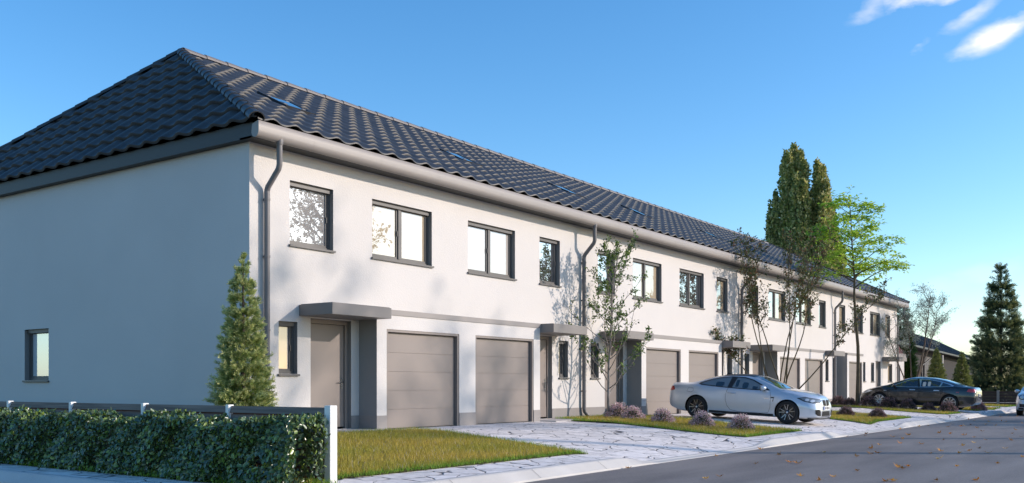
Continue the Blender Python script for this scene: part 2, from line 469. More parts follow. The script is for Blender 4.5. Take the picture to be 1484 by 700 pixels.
# kerb: sloping concrete face with a small flat top, following the street corner
path = [(6.72, y) for y in np.arange(80, 7.65 + CR, -2.)] + [(6.72 + CR * (1 - math.cos(t)), 7.65 + CR * (1 - math.sin(t))) for t in np.linspace(0, math.pi / 2, 9)] + [(x, 7.65) for x in np.arange(8.6, 100.1, .3)]
V = []; P = []
for i, (x, y) in enumerate(path):
    a = path[max(i - 1, 0)]; b = path[min(i + 1, len(path) - 1)]
    tx, ty = b[0] - a[0], b[1] - a[1]; l = math.hypot(tx, ty); nx, ny = ty / l, -tx / l    # outward, to the road
    z = zkerb(x) if y < 8 else -.2
    for (o, zz) in ((-.02, z - .02), (0, z + .004), (.09, z + .003), (.12, z - .01), (.27, min(z - .02, ROAD + .025)), (.29, ROAD - .03)):
        V.append((x + nx * o, y + ny * o, zz))
n = 6
F = [(i * n + j, (i + 1) * n + j, (i + 1) * n + j + 1, i * n + j + 1) for i in range(len(path) - 1) for j in range(n - 1)]
kb = MB(); kb.add(V, F, 0, False)
kb.build('kerb', M['kerb'], kind='structure', fix=True)
# joints between kerb stones: thin dark seams
js = MB()
for x in np.arange(9.2, 90, 1.8):
    z = zkerb(x)
    if z > -.22:
        js.add([(x, 7.535, z + .001), (x + .006, 7.535, z + .001), (x + .006, 7.375, ROAD + .03), (x, 7.375, ROAD + .03)], [(0, 1, 2, 3)])
js.build('kerb_joints', M['black'], kind='structure')

# ------------------------------------------------------------------ lawns
LAWNS = [
    [(8.05, 8.55), (14.15, 8.5), (15.6, 13.75), (12.3, 13.85), (12.2, 15.0), (12.2, 40), (8.05, 40)],
    [(7.2, 8.6), (7.45, 8.2), (7.95, 8.15), (8.05, 40), (7.2, 40)],
    [(20.5, 8.2), (24.2, 8.2), (26.5, 14.0), (26.1, 14.95), (23.0, 14.95), (23.0, 14.0), (22.2, 13.9)],
    [(30.7, 8.3), (36.6, 8.4), (38.4, 13.8), (38.2, 14.95), (35.2, 14.95), (34.4, 13.9), (33.0, 12.0)],
    [(41.3, 8.15), (43.8, 8.1), (45.2, 12.0), (45.4, 14.2), (44.6, 14.2), (44.0, 13.6)],
    [(48.0, 8.2), (54.5, 8.2), (56.5, 13.9), (50.5, 13.9)],
    [(57.6, 8.4), (61.4, 8.4), (61.4, 14.5), (59.5, 14.0)],
]
def inpoly(px, py, poly):
    c = np.zeros(len(px), bool); j = len(poly) - 1
    for i in range(len(poly)):
        xi, yi = poly[i]; xj, yj = poly[j]
        hit = ((yi > py) != (yj > py)) & (px < (xj - xi) * (py - yi) / (yj - yi + 1e-12) + xi)
        c ^= hit; j = i
    return c
ls = MB(); GV = []; GF = []; GT = []; off = 0
dens = [(2600, .0085), (2200, .008), (1500, .013), (800, .018), (600, .022), (450, .026), (450, .03)]
for li, poly in enumerate(LAWNS):
    bm = bmesh.new()
    f = bm.faces.new([bm.verts.new((x, y, 0)) for x, y in poly])
    x0 = min(p[0] for p in poly); x1 = max(p[0] for p in poly); y0 = min(p[1] for p in poly); y1 = max(p[1] for p in poly)
    for xx in np.arange(x0 + .4, x1, .5):
        bmesh.ops.bisect_plane(bm, geom=bm.verts[:] + bm.edges[:] + bm.faces[:], plane_co=(xx, 0, 0), plane_no=(1, 0, 0))
    for yy in np.arange(y0 + .4, min(y1, 16), .5):
        bmesh.ops.bisect_plane(bm, geom=bm.verts[:] + bm.edges[:] + bm.faces[:], plane_co=(0, yy, 0), plane_no=(0, 1, 0))
    bm.verts.index_update()
    ls.add([(v.co.x, v.co.y, zpro(v.co.x, v.co.y) + .016) for v in bm.verts], [[v.index for v in q.verts] for q in bm.faces], 0, True)
    bm.free()
    d, wd = dens[li]
    ymax = min(y1, 15.5 if li == 0 else (19 if li == 1 else 15))
    area = (x1 - x0) * (ymax - y0)
    n = int(area * d)
    px = rng.uniform(x0, x1, n); py = rng.uniform(y0, ymax, n)
    k = inpoly(px, py, poly)
    if li == 0: k &= ~((px > 7.9) & (px < 8.06))
    px = px[k]; py = py[k]; n = len(px)
    pz = np.array([zpro(a, b) for a, b in zip(px, py)]) + .005
    h = .03 + .08 * rng.random(n) ** 1.6
    an = rng.uniform(0, 2 * math.pi, n); ln = rng.uniform(.1, .8, n) * h
    an2 = rng.uniform(0, 2 * math.pi, n)
    bx = np.cos(an) * wd * .5; by = np.sin(an) * wd * .5
    V = np.stack([np.stack([px - bx, py - by, pz], 1), np.stack([px + bx, py + by, pz], 1),
                  np.stack([px + np.cos(an2) * ln, py + np.sin(an2) * ln, pz + h], 1)], 1).reshape(-1, 3)
    GV.append(V); GF.append(np.arange(n * 3).reshape(-1, 3) + off); off += n * 3
    pt = np.sin(px * 1.7 + np.sin(py * 2.1) * 1.3) * .5 + np.sin(py * 3.1 + px * .9) * .35 + rng.normal(0, .55, n)
    dry = np.array([[.60, .42, .08]]); grn = np.array([[.34, .34, .045]]); pale = np.array([[.55, .50, .38]])
    t = np.clip(.55 + pt * .36, 0, 1)[:, None]
    c = dry * t + grn * (1 - t)
    pm = rng.random(n) < .05; c[pm] = pale * rng.uniform(.7, 1.2, (pm.sum(), 1))
    # edges of the lawn are trimmed and greener
    ed = np.ones(n, bool)
    for dx, dy in ((.16, 0), (-.16, 0), (0, .16), (0, -.16)):
        ed &= inpoly(px + dx, py + dy, poly)
    c[~ed] = np.array([.20, .34, .035]) * rng.uniform(.7, 1.2, ((~ed).sum(), 1))
    c *= rng.uniform(.75, 1.2, (n, 1))
    GT.append(np.repeat(c, 3, 0))
ls.build('lawn', M['soil'], kind='structure')
g = link('grass', mesh_np('grass', np.concatenate(GV), np.concatenate(GF), M['grass'], np.concatenate(GT)))
tag(g, 'short olive green grass with dry yellow tips covering the front lawns', 'grass', kind='stuff')
# ------------------------------------------------------------------ terraced houses
YW, YF, YB = 14.99, 14.455, 28.9
XL, XR = 12.2, 61.3
EY, EZ, RY, RZ = 14.46, 5.99, 21.9, 9.75
EXL, EXR, RXL, RXR = 11.95, 62.05, 15.61, 57.9
ZE = 5.72

def pbox(mb, P, u0, u1, d0, d1, z0, z1, mi=0):
    v = [P(u, d, z) for z in (z0, z1) for d in (d0, d1) for u in (u0, u1)]
    mb.add(v, [(0, 2, 3, 1), (4, 5, 7, 6), (0, 1, 5, 4), (2, 6, 7, 3), (0, 4, 6, 2), (1, 3, 7, 5)], mi)

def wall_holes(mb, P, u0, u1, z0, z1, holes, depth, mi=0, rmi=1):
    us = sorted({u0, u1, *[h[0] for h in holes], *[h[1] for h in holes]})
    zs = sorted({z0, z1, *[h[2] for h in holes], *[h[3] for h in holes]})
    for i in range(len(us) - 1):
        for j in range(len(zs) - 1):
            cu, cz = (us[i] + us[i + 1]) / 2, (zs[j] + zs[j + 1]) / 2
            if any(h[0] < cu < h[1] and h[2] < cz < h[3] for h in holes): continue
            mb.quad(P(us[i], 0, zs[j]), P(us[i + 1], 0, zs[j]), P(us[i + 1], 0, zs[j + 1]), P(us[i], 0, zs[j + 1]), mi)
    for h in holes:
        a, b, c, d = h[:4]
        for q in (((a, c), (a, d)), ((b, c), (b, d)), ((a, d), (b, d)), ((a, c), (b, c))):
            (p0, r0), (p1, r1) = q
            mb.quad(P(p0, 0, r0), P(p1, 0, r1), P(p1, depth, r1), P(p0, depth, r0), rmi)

def window(parent, P, u0, u1, z0, z1, panes, pm, depth=.17, sill=True):
    """frame > panes, sill, handle ; frame sits at the back of the reveal"""
    d0, d1 = depth - .055, depth + .03
    fw = .055
    mb = MB()
    pbox(mb, P, u0, u0 + fw, d0, d1, z0, z1); pbox(mb, P, u1 - fw, u1, d0, d1, z0, z1)
    pbox(mb, P, u0 + fw, u1 - fw, d0, d1, z1 - fw, z1); pbox(mb, P, u0 + fw, u1 - fw, d0, d1, z0, z0 + fw)
    # roller-blind box / top trim seen under the lintel
    pbox(mb, P, u0 + .002, u1 - .002, d0 - .05, d0 - .003, z1 - .09, z1 - .002)
    iu0, iu1 = u0 + fw, u1 - fw; w = (iu1 - iu0) / panes
    for k in range(1, panes):
        pbox(mb, P, iu0 + w * k - .045, iu0 + w * k + .045, d0 - .012, d1, z0 + fw, z1 - fw)
    # opening sashes: a second, slightly recessed frame round each pane
    sashes = []
    for k in range(panes):
        a = iu0 + w * k + (.045 if k else 0); b = iu0 + w * (k + 1) - (.045 if k < panes - 1 else 0)
        sw = .05; e0, e1 = d0 + .018, d1
        pbox(mb, P, a, a + sw, e0, e1, z0 + fw, z1 - fw); pbox(mb, P, b - sw, b, e0, e1, z0 + fw, z1 - fw)
        pbox(mb, P, a + sw, b - sw, e0, e1, z0 + fw, z0 + fw + sw); pbox(mb, P, a + sw, b - sw, e0, e1, z1 - fw - sw, z1 - fw)
        sashes.append((a + sw, b - sw))
    f = mb.build('window', M['frame'], parent, fix=True)
    for i, (a, b) in enumerate(sashes):
        p = MB(); pbox(p, P, a, b, d0 + .04, d0 + .052, z0 + fw + .05, z1 - fw - .05)
        p.build('pane', M[pm[i % len(pm)]], f, fix=True)
    hd = MB(); a, b = sashes[0]; zc = (z0 + z1) / 2
    pbox(hd, P, b + .014, b + .032, d0 - .004, d0 + .017, zc - .06, zc + .06)
    hd.build('window_handle', M['frame'], f, fix=True)
    if sill:
        s = MB(); pbox(s, P, u0 - .03, u1 + .03, -.05, d0 - .004, z0 - .045, z0 - .004)
        s.build('sill', M['frame'], f, fix=True)
    return f

def front(y): return lambda u, d, z: (u, y + d, z)

def wave(a):
    return .068 * (0.5 + 0.5 * np.cos(2 * np.pi * a / .56)) ** 1.35

def tile_slope(mb, O, A, U, N, a0, a1, S, nc, clips, mi=0, res=8, nk=1.):
    """courses of wavy tiles with a step at each lap; clips: (point, normal) keep the side opposite the normal"""
    O, A, U, N = map(lambda q: np.array(q, float), (O, A, U, N))
    na = max(2, int((a1 - a0) / .56 * res)); aa = np.linspace(a0, a1, na)
    wv = wave(aa); cl = S / nc; rows = []
    for j in range(nc):
        rows += [(j * cl - .017, -.004 if j else .010), (j * cl - .012, .022 * nk), (j * cl - .001, .036 * nk), (j * cl + .010, .037 * nk), ((j + 1) * cl - .018, -.004)]
    # underside lip of the eave
    P = [O + A * aa[:, None] + U * (.05) + N * (wv - .002)[:, None]]
    for s, l in rows:
        P.append(O + A * aa[:, None] + U * s + N * (wv + l)[:, None])
    V = np.concatenate(P); F = []
    for r in range(len(P) - 1):
        for i in range(na - 1):
            q = r * na + i
            F.append((q, q + 1, q + na + 1, q + na))
    bm = bmesh.new()
    vs = [bm.verts.new(v) for v in V]
    for f in F: bm.faces.new([vs[i] for i in f]).smooth = True
    for co, no in clips:
        bmesh.ops.bisect_plane(bm, geom=bm.verts[:] + bm.edges[:] + bm.faces[:], plane_co=co, plane_no=no, clear_outer=True)
    bm.verts.index_update()
    mb.add([v.co[:] for v in bm.verts], [[v.index for v in f.verts] for f in bm.faces], mi, True)
    bm.free()

def caps(mb, p, q, seg, r, drop=.05, mi=0):
    """overlapping half-round ridge tiles from p (low/laid first) to q"""
    p, q = Vector(p), Vector(q); d = (q - p); L = d.length; d.normalize()
    side = d.cross(Vector((0, 0, 1))).normalized(); up = side.cross(d)
    n = max(1, round(L / seg)); s = L / n; K = 8
    for k in range(n):
        a = p + d * (s * k); b = p + d * (s * (k + 1) + .07)
        ra, rb = r * 1.08, r * .93
        V = []; F = []
        for (c, rr) in ((a, ra), (b, rb)):
            for th in (0, 1):
                for i in range(K + 1):
                    an = math.pi * i / K; R2 = rr - .022 * th
                    V.append(c + side * (math.cos(an) * R2) + up * (math.sin(an) * R2 * .9 - drop))
        m = K + 1
        for i in range(K):
            F.append((i, i + 1, i + 1 + 2 * m, i + 2 * m)); F.append((i, i + m, i + m + 1, i + 1))
            F.append((i + 2 * m, i + 1 + 2 * m, i + 1 + 3 * m, i + 3 * m))
        mb.add(V, F, mi, False)

nf = Vector((0, RY - EY, RZ - EZ)); SF = nf.length; uf = nf / SF; nrm_f = Vector((0, -uf.z, uf.y))
ng = Vector((RXL - EXL, 0, RZ - EZ)); SG = ng.length; ug = ng / SG; nrm_g = Vector((-ug.z, 0, ug.x))
nr = Vector((RXR - EXR, 0, RZ - EZ)); SR = nr.length; ur = nr / SR; nrm_r = Vector((ur.z, 0, -ur.x))
hipL = Vector((RXL - EXL, RY - EY, 0)); hipR = Vector((RXR - EXR, RY - EY, 0))
cutL = ((EXL, EY, 0), (-hipL.y, hipL.x, 0))          # front slope keeps right of the left hip
cutR = ((EXR, EY, 0), (hipR.y, -hipR.x, 0))
YBE = 2 * RY - EY

def roof_pt(x, y, lift=0):
    s = (y - EY) / uf.y
    return Vector((x, EY, EZ)) + uf * s + nrm_f * lift

PANES = ['pane_white', 'pane_cream', 'pane_dark', 'pane_tan']
HL = [
    ('white end terraced house nearest the camera with the blank blue shaded gable wall', 0),
    ('second white terraced house from the gable end, its garage door beside the first garage', 1),
    ('white terraced house whose front door stands behind the slim pale barked young tree', 2),
    ('white terraced house directly behind the roof of the silver coupe', 3),
    ('white terraced house partly hidden by the dark leaved many stemmed tree', 4),
    ('white terraced house just beyond the many stemmed tree, sixth from the gable end', 5),
    ('white terraced house behind the tall thin tree with lime green crown', 6),
    ('white end terraced house farthest along the row behind the bonnet of the black sedan', 7),
]
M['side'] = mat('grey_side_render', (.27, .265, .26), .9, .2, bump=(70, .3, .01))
M['pane_mirror'] = pane_mat('pane_reflecting', (.40, .38, .37), .42)  # pale base colour put in to weaken the contrast of the reflection
G = 'terraced houses sharing one tiled roof'
XMS = [18.35 + 12.12 * k for k in range(4)]
bounds = [XL, 18.35, 24.41, 30.47, 36.53, 42.59, 48.65, 54.71, XR]
for i in range(8):
    k = i // 2; A = (i % 2 == 0); xm = XMS[k]
    x0, x1 = bounds[i], bounds[i + 1]
    T = thing('terraced_house', ((x0 + x1) / 2, YW, 0), HL[i][0], 'house', G)
    mir = (lambda v: v) if A else (lambda v: 2 * 18.35 - v)
    def X(a, b=None):
        if b is None: return mir(a) + (xm - 18.35)
        p, q = mir(a) + (xm - 18.35), mir(b) + (xm - 18.35)
        return (min(p, q), max(p, q))
    s1 = (13.22, 14.42) if i == 0 else (13.37, 14.42)
    ups = [(X(*s1), 1), (X(15.6, 17.65), 2)]
    gw = X(12.93, 13.42); door = X(13.78, 14.95); blk = X(15.19, 18.35); gar = X(15.5, 18.03); can = X(13.46, 15.186)
    extra = []
    if i == 6:
        gw = None; door = (47.95+.75, 49.15); blk = (49.3, 52.1); gar = (49.62, 51.92); can = None
        extra = [(53.75, 54.5)]
    if i == 7:
        gw = (59.2, 60.2); door = (56.55, 57.6); blk = None; gar = None; can = (57.9, 59.6)
        extra = [(55.6, 56.25)]
    P = front(YW)
    zt, zb = 5.13, 3.83
    holes = [(a, b, zb, zt) for (a, b), _ in ups]
    if gw: holes.append((*gw, 1.2, 2.26))
    for a, b in extra: holes.append((a, b, 1.2, 2.26))
    holes.append((*door, .03, 2.36))
    wl = MB()
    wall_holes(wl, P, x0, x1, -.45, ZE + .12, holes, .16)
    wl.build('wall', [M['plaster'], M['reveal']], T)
    wl = MB()
    if i == 0:
        Pg = lambda u, d, z: (XL + d, u, z)
        wall_holes(wl, Pg, YW, YB, -.45, ZE + .12, [(22.3, 23.4, 1.09, 2.33)], .16)
    if i == 7:
        wl.quad((XR, YW, -.45), (XR, YB, -.45), (XR, YB, ZE + .12), (XR, YW, ZE + .12))
    if i in (0, 7): wl.build('gable_wall', [M['plaster'], M['reveal']], T)
    wl = MB()
    wl.quad((x0, YB, -.45), (x1, YB, -.45), (x1, YB, ZE + .12), (x0, YB, ZE + .12))
    wl.build('rear_wall', M['plaster'], T)
    wl = MB()
    if blk:
        Pb = front(YF)
        bl, br = blk
        wall_holes(wl, Pb, bl, br, -.3, 2.515, [(*gar, 0, 2.2)], .13)
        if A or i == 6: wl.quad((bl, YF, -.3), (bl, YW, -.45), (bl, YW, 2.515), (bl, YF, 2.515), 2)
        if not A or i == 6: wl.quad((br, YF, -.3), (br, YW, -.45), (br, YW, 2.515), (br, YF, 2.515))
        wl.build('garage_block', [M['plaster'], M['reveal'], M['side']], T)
    # plinth band, a few mm proud
    pl = MB(); pr = .008
    segs = []
    cur = x0 if not (i == 0) else XL - pr
    stops = [door] + ([blk] if blk else [])
    for a, b in sorted(stops):
        if a > cur: segs.append((cur, a))
        cur = max(cur, b)
    if cur < x1: segs.append((cur, x1))
    for a, b in segs: pl.box(a, b, YW - pr, YW + .003, -.3, .31); pl.build('plinth', M['plinth'], T); pl = MB()
    if blk:
        pl.box(bl - (pr if (A or i == 6) else 0), gar[0], YF - pr, YF + .003, -.3, .31)
        if A or i == 6: pl.box(bl - pr, bl + .002, YF + .003, YW - pr, -.3, .31)
        pl.build('plinth', M['plinth'], T); pl = MB()
        pl.box(gar[1], br + (pr if (not A or i == 6) else 0), YF - pr, YF + .003, -.3, .31)
        if not A or i == 6: pl.box(br - .002, br + pr, YF + .003, YW - pr, -.3, .31)
        pl.build('plinth', M['plinth'], T); pl = MB()
    if i == 0: pl.box(XL - pr, XL + .003, YW + .003, YB, -.3, .31); pl.build('plinth', M['plinth'], T)
    # upper windows: what stands behind the glass differs from window to window
    pmx = [(['pane_dark'], ['pane_cream', 'pane_cream']), (['pane_dark'], ['pane_white', 'pane_white']), (['pane_dark'], ['pane_tan', 'pane_cream']),
           (['pane_tan'], ['pane_dark', 'pane_dark']), (['pane_dark'], ['pane_dark', 'pane_tan']), (['pane_dark'], ['pane_dark', 'pane_tan']),
           (['pane_tan'], ['pane_white', 'pane_dark']), (['pane_tan'], ['pane_dark', 'pane_tan'])][i]
    if i == 0: pmx = (['pane_mirror'], ['pane_cream', 'pane_cream'])
    for ((a, b), n), pm in zip(ups, pmx):
        window(T, P, a, b, zb, zt, n, pm)
    if gw: window(T, P, *gw, 1.2, 2.26, 1, ['pane_dull'] if i == 0 else (['pane_tan'] if i == 7 else ['pane_dark']))
    for a, b in extra: window(T, P, a, b, 1.2, 2.26, 1, ['pane_dark'])
    if i == 0: window(T, Pg, 22.3, 23.4, 1.09, 2.33, 1, ['pane_gable'])
    # front door
    a, b = door
    d = MB(); fw = .09
    d.box(a, a + fw, YW + .10, YW + .19, .03, 2.36); d.box(b - fw, b, YW + .10, YW + .19, .03, 2.36); d.box(a + fw, b - fw, YW + .10, YW + .19, 2.27, 2.36)
    d.box(a + fw + .008, b - fw - .008, YW + .135, YW + .18, .075, 2.262)
    d.box(a + fw + .008, b - fw - .008, YW + .128, YW + .1345, .075, .36)
    d.box(a + fw + .008, b - fw - .14, YW + .130, YW + .1345, .40, 2.25)
    d.box(a, b, YW + .02, YW + .12, -.02, .028)
    D = d.build('front_door', M['taupe'], T)
    hx = b - fw - .075
    h = MB(); h.box(hx - .02, hx + .02, YW + .122, YW + .13, .90, 1.12); h.tube([(hx, YW + .128, 1.04), (hx, YW + .075, 1.04), (hx - .12, YW + .075, 1.04)], .011, 8)
    h.build('handle', M['chrome'], D)
    # canopy over the door
    if can:
        yc = 14.02
        c = MB(); c.box(can[0], can[1] - (.004 if A else -.004) * 0, yc, YW - .002, 2.39, 2.615, bev=.006)
        c.box(can[0] + .03, can[1] - .03, yc + .03, YW - .03, 2.615, 2.63)
        c.build('canopy', M['canopy'], T)
    # door step
    a, b = (door[0] - .25, door[1] + .22)
    if blk and A and i != 6: b = blk[0] - .012
    if blk and not A: a = blk[1] + .012
    st = MB(); st.box(a, b, 13.95, YW - .012, -.12, .022, bev=.008)
    st.build('doorstep', M['slab'], T)
    # garage door: five sections with grooves, track frame round it
    if gar:
        a, b = gar; y = YF + .10
        fr = MB(); t = .055
        fr.box(a, a + t, YF + .012, y + .06, .0, 2.2); fr.box(b - t, b, YF + .012, y + .06, 0, 2.2); fr.box(a + t, b - t, YF + .012, y + .06, 2.2 - t, 2.2)
        gd = MB(); n = 5; hh = (2.2 - t - .03 - .01) / n
        for q in range(n):
            z = .012 + hh * q
            gd.box(a + t + .03, b - t - .02, y, y + .04, z + .0015, z + hh - .0015, bev=.004)
        gd.box(a + t + .02, b - t - .01, y + .02, y + .05, .01, 2.2 - t - .01)
        Gd = gd.build('garage_door', M['taupe'], T)
        fr.build('door_frame', M['taupe'], Gd)
        bk = MB(); bk.box(a + .003, b - .003, y + .065, y + .08, .0, 2.197); bk.build('door_gap_shade', M['black'], Gd)  # black sheet: the shade in the gap round the door, painted in
    # metal flashing on the garage block
    if blk:
        sc = MB()
        sc.box(bl - (.012 if i == 6 else 0), br + (.012 if i == 6 else 0), YF - .022, YW - .003, 2.515, 2.632)
        sc.build('flashing', M['flash'], T)
    # ---------------- roof section
    rx0 = EXL if i == 0 else x0; rx1 = EXR if i == 7 else x1
    rf = MB()
    cl = []
    if i == 0: cl.append(cutL)
    if i == 7: cl.append(cutR)
    tile_slope(rf, (0, EY, EZ), (1, 0, 0), uf, nrm_f, rx0, rx1, SF, 13, cl)
    bx0, bx1 = rx0, rx1
    if i == 0:
        rf.add([(EXL, YBE, EZ), (x1, YBE, EZ), (x1, RY, RZ), (RXL, RY, RZ)], [(0, 1, 2, 3)])
        tile_slope(rf, (EXL, 0, EZ), (0, 1, 0), ug, nrm_g, EY, YBE, SG, 9,
                   [((EXL, EY, 0), (hipL.y, -hipL.x, 0)), ((EXL, YBE, 0), (hipL.y, hipL.x, 0))], nk=1.8)
    elif i == 7:
        rf.add([(x0, YBE, EZ), (EXR, YBE, EZ), (RXR, RY, RZ), (x0, RY, RZ)], [(0, 1, 2, 3)])
        rf.add([(EXR, EY, EZ), (EXR, YBE, EZ), (RXR, RY, RZ)], [(0, 1, 2)])
    else:
        rf.add([(x0, YBE, EZ), (x1, YBE, EZ), (x1, RY, RZ), (x0, RY, RZ)], [(0, 1, 2, 3)])
    RF = rf.build('roof', M['tile'], T)
    RF.data.set_sharp_from_angle(angle=R(42))
    rc = MB()
    caps(rc, (max(x0, RXL), RY, RZ + .07), (min(x1, RXR), RY, RZ + .07), .76, .15)
    rc.build('ridge_tiles', M['ridge'], RF)
    if i in (0, 7):
        hc = MB(); ex, rx = (EXL, RXL) if i == 0 else (EXR, RXR)
        for y in (EY, YBE):
            caps(hc, (ex, y, EZ + .06), (rx, RY, RZ + .06), .42, .15)
        hc.build('hip_tiles', M['tile'], RF)
    # skylight
    sx = [15.35, 21.85, 27.6, 32.8, 39.6, 45.6, 51.7, 56.6][i]; sy0, sy1 = 17.05, 18.05
    sk = MB(); w2 = .46
    def rbox(mb, xa, xb, ya, yb, la, lb, mi=0):
        v = [roof_pt(x, y, l) for l in (la, lb) for y in (ya, yb) for x in (xa, xb)]
        mb.add(v, [(0, 2, 3, 1), (4, 5, 7, 6), (0, 1, 5, 4), (2, 6, 7, 3), (0, 4, 6, 2), (1, 3, 7, 5)], mi)
    rbox(sk, sx - w2, sx - w2 + .07, sy0, sy1, 0, .10); rbox(sk, sx + w2 - .07, sx + w2, sy0, sy1, 0, .10)
    rbox(sk, sx - w2 + .07, sx + w2 - .07, sy0, sy0 + .09, 0, .10); rbox(sk, sx - w2 + .07, sx + w2 - .07, sy1 - .09, sy1, 0, .10)
    S_ = sk.build('skylight', M['fascia'], T, fix=True)
    sp = MB(); rbox(sp, sx - w2 + .07, sx + w2 - .07, sy0 + .09, sy1 - .09, .075, .088); sp.build('pane', M['pane_sky'], S_, fix=True)
    # fascia + soffit
    fb = MB(); ya = EY + .20
    fb.box(max(rx0, EXL + .06), rx1, ya, ya + .03, ZE - .02, 5.985); fb.box(max(rx0, EXL + .06), rx1, ya + .03, YW + .05, ZE - .02, ZE + .01)
    if i == 0:
        fb.box(EXL + .06, EXL + .09, ya + .03, YBE - .1, ZE - .02, 5.99); fb.box(EXL + .09, XL + .05, YW + .05, YBE - .1, ZE - .02, ZE + .01)
    if i == 7:
        fb.box(EXR - .09, EXR - .06, ya + .03, YBE - .1, ZE - .02, 5.99); fb.box(XR - .05, EXR - .09, YW + .05, YBE - .1, ZE - .02, ZE + .01)
    fb.build('fascia', M['fascia'], T)
    # gutter: tall front face rounding under to the fascia
    gx0 = EXL + .02 if i == 0 else x0; gx1 = EXR - .05 if i == 7 else x1
    gy = ya - .004; prof = [(gy - .025, 5.93), (gy - .2, 5.985), (gy - .215, 5.975), (gy - .217, 5.86)]
    for an in np.linspace(0, math.pi * .93, 12):
        prof.append((gy - .11 - .107 * math.cos(an), 5.80 - .125 * math.sin(an)))
    V = []; F = []
    n = len(prof)
    for x in (gx0, gx1): V += [(x, y, z) for y, z in prof]
    F = [(q, q + 1, q + 1 + n, q + n) for q in range(n - 1)]
    gt = MB(); gt.add(V, F, 0, True)
    if i == 0: gt.add(V[:n], [tuple(range(n))])
    if i == 7: gt.add(V[n:], [tuple(range(n))])
    GT_ = gt.build('gutter', M['gutter'], T)
    gj = MB()
    for x in np.arange(gx0 + 1.4, gx1 - .2, 1.95):
        V = []
        for xx in (x, x + .035): V += [(xx, gy - .11 + (y - gy + .11) * 1.02, 5.80 + (z - 5.80) * 1.02) for y, z in prof[3:]]
        n2 = len(prof) - 3
        gj = MB(); gj.add(V, [(q, q + 1, q + 1 + n2, q + n2) for q in range(n2 - 1)], 0, True); gj.build('gutter_joint', M['gutter'], GT_)
    # downpipe with swan neck at each pair boundary
    px = None
    if i == 0: px = 12.55
    elif i in (2, 4, 6): px = x0 + .1
    elif i == 7: px = 61.12
    if px:
        yy = YW - .10; top = 5.72; gy2 = gy - .13
        dp = MB()
        pts = [(px, gy2, top), (px, gy2, 5.25), (px, gy2 + .03, 5.17), (px, yy - .03, 4.86), (px, yy, 4.78)]
        dp.tube(pts, .058, 12, smooth=True)
        zb_ = .16
        dp.tube([(px, yy, 4.78), (px, yy, zb_ + .12), (px + .02, yy - .01, zb_ + .03), (px + .10, yy - .05, zb_ - .07), (px + .2, yy - .1, zb_ - .13)], .058, 12)
        dp.tube([(px, gy2, top + .03), (px, gy2, top - .03), (px, gy2, top - .09)], [.075, .078, .066], 12)
        for z in (4.62, 3.5, 2.05, .8): dp.tube([(px, yy, z - .02), (px, yy, z + .02)], .066, 12)
        DP = dp.build('downpipe', M['pipe'], T)
        for z in (4.62, 3.5, 2.05, .8):
            br_ = MB(); br_.box(px - .02, px + .02, yy + .05, YW - .001, z - .018, z + .018); br_.build('pipe_bracket', M['pipe'], DP)

# flat roofed garage set at the far end of the row
T = thing('flat_roofed_garage', (63.4, 15.2, 0), 'low white flat roofed garage built against the far end of the terrace', 'garage')
b = MB(); Pq = front(15.6)
wall_holes(b, Pq, XR + .01, 65.6, -.3, 2.62, [(61.9, 64.6, 0, 2.25)], .13)
b.quad((65.6, 15.6, -.3), (65.6, 22, -.3), (65.6, 22, 2.62), (65.6, 15.6, 2.62)); b.quad((XR + .01, 22, -.3), (65.6, 22, -.3), (65.6, 22, 2.62), (XR + .01, 22, 2.62))
b.build('wall', [M['plaster'], M['reveal']], T)
b = MB(); b.box(XR + .012, 65.7, 15.5, 22.1, 2.62, 3.02); b.build('roof', M['plinth'], T)
b = MB()
for q in range(5): b.box(61.95, 64.55, 15.70, 15.74, .02 + q * .44, .44 + q * .44, bev=.006)
b.build('garage_door', M['taupe'], T)
# ------------------------------------------------------------------ vegetation
def branch(p, d, L, n, up=.0, wob=.15, rs=random):
    """polyline from p along d"""
    pts = [Vector(p)]; d = Vector(d).normalized()
    for i in range(n):
        d = (d + Vector((rs.gauss(0, wob), rs.gauss(0, wob), rs.gauss(0, wob) + up))).normalized()
        pts.append(pts[-1] + d * (L / n))
    return pts

def along(pts, t):
    f = t * (len(pts) - 1); i = min(int(f), len(pts) - 2); a = f - i
    return pts[i].lerp(pts[i + 1], a), (pts[i + 1] - pts[i]).normalized()

def taper(r0, r1, n): return [r0 + (r1 - r0) * i / (n - 1) for i in range(n)]

def finish_tree(T, wood, bark, C, A, N, L, W, pal, m, k4=True, name='crown', wname='trunk'):
    wood.build(wname, bark, T, world=False)
    C = np.array(C); A = np.array(A); N = np.array(N)
    V, F = leaves(C, A, N, L, W) if k4 else leaves6(C, A, N, L, W)
    t = tints(len(C), pal, 4 if k4 else 6)
    link(name, mesh_np(name, V, F, m, t), T, world=False)

def twig_leaves(C, A, N, pts, n, size_spread, rs):
    """leaves set along a twig, pointing outward from it"""
    for _ in range(n):
        q, d = along(pts, rs.random() ** .7)
        a = (d * .6 + Vector((rs.gauss(0, .6), rs.gauss(0, .6), rs.gauss(0, .6)))).normalized()
        C.append(q + Vector((rs.gauss(0, size_spread), rs.gauss(0, size_spread), rs.gauss(0, size_spread))))
        A.append(a); N.append(Vector((rs.gauss(0, .6), rs.gauss(0, .6), 1)).normalized())

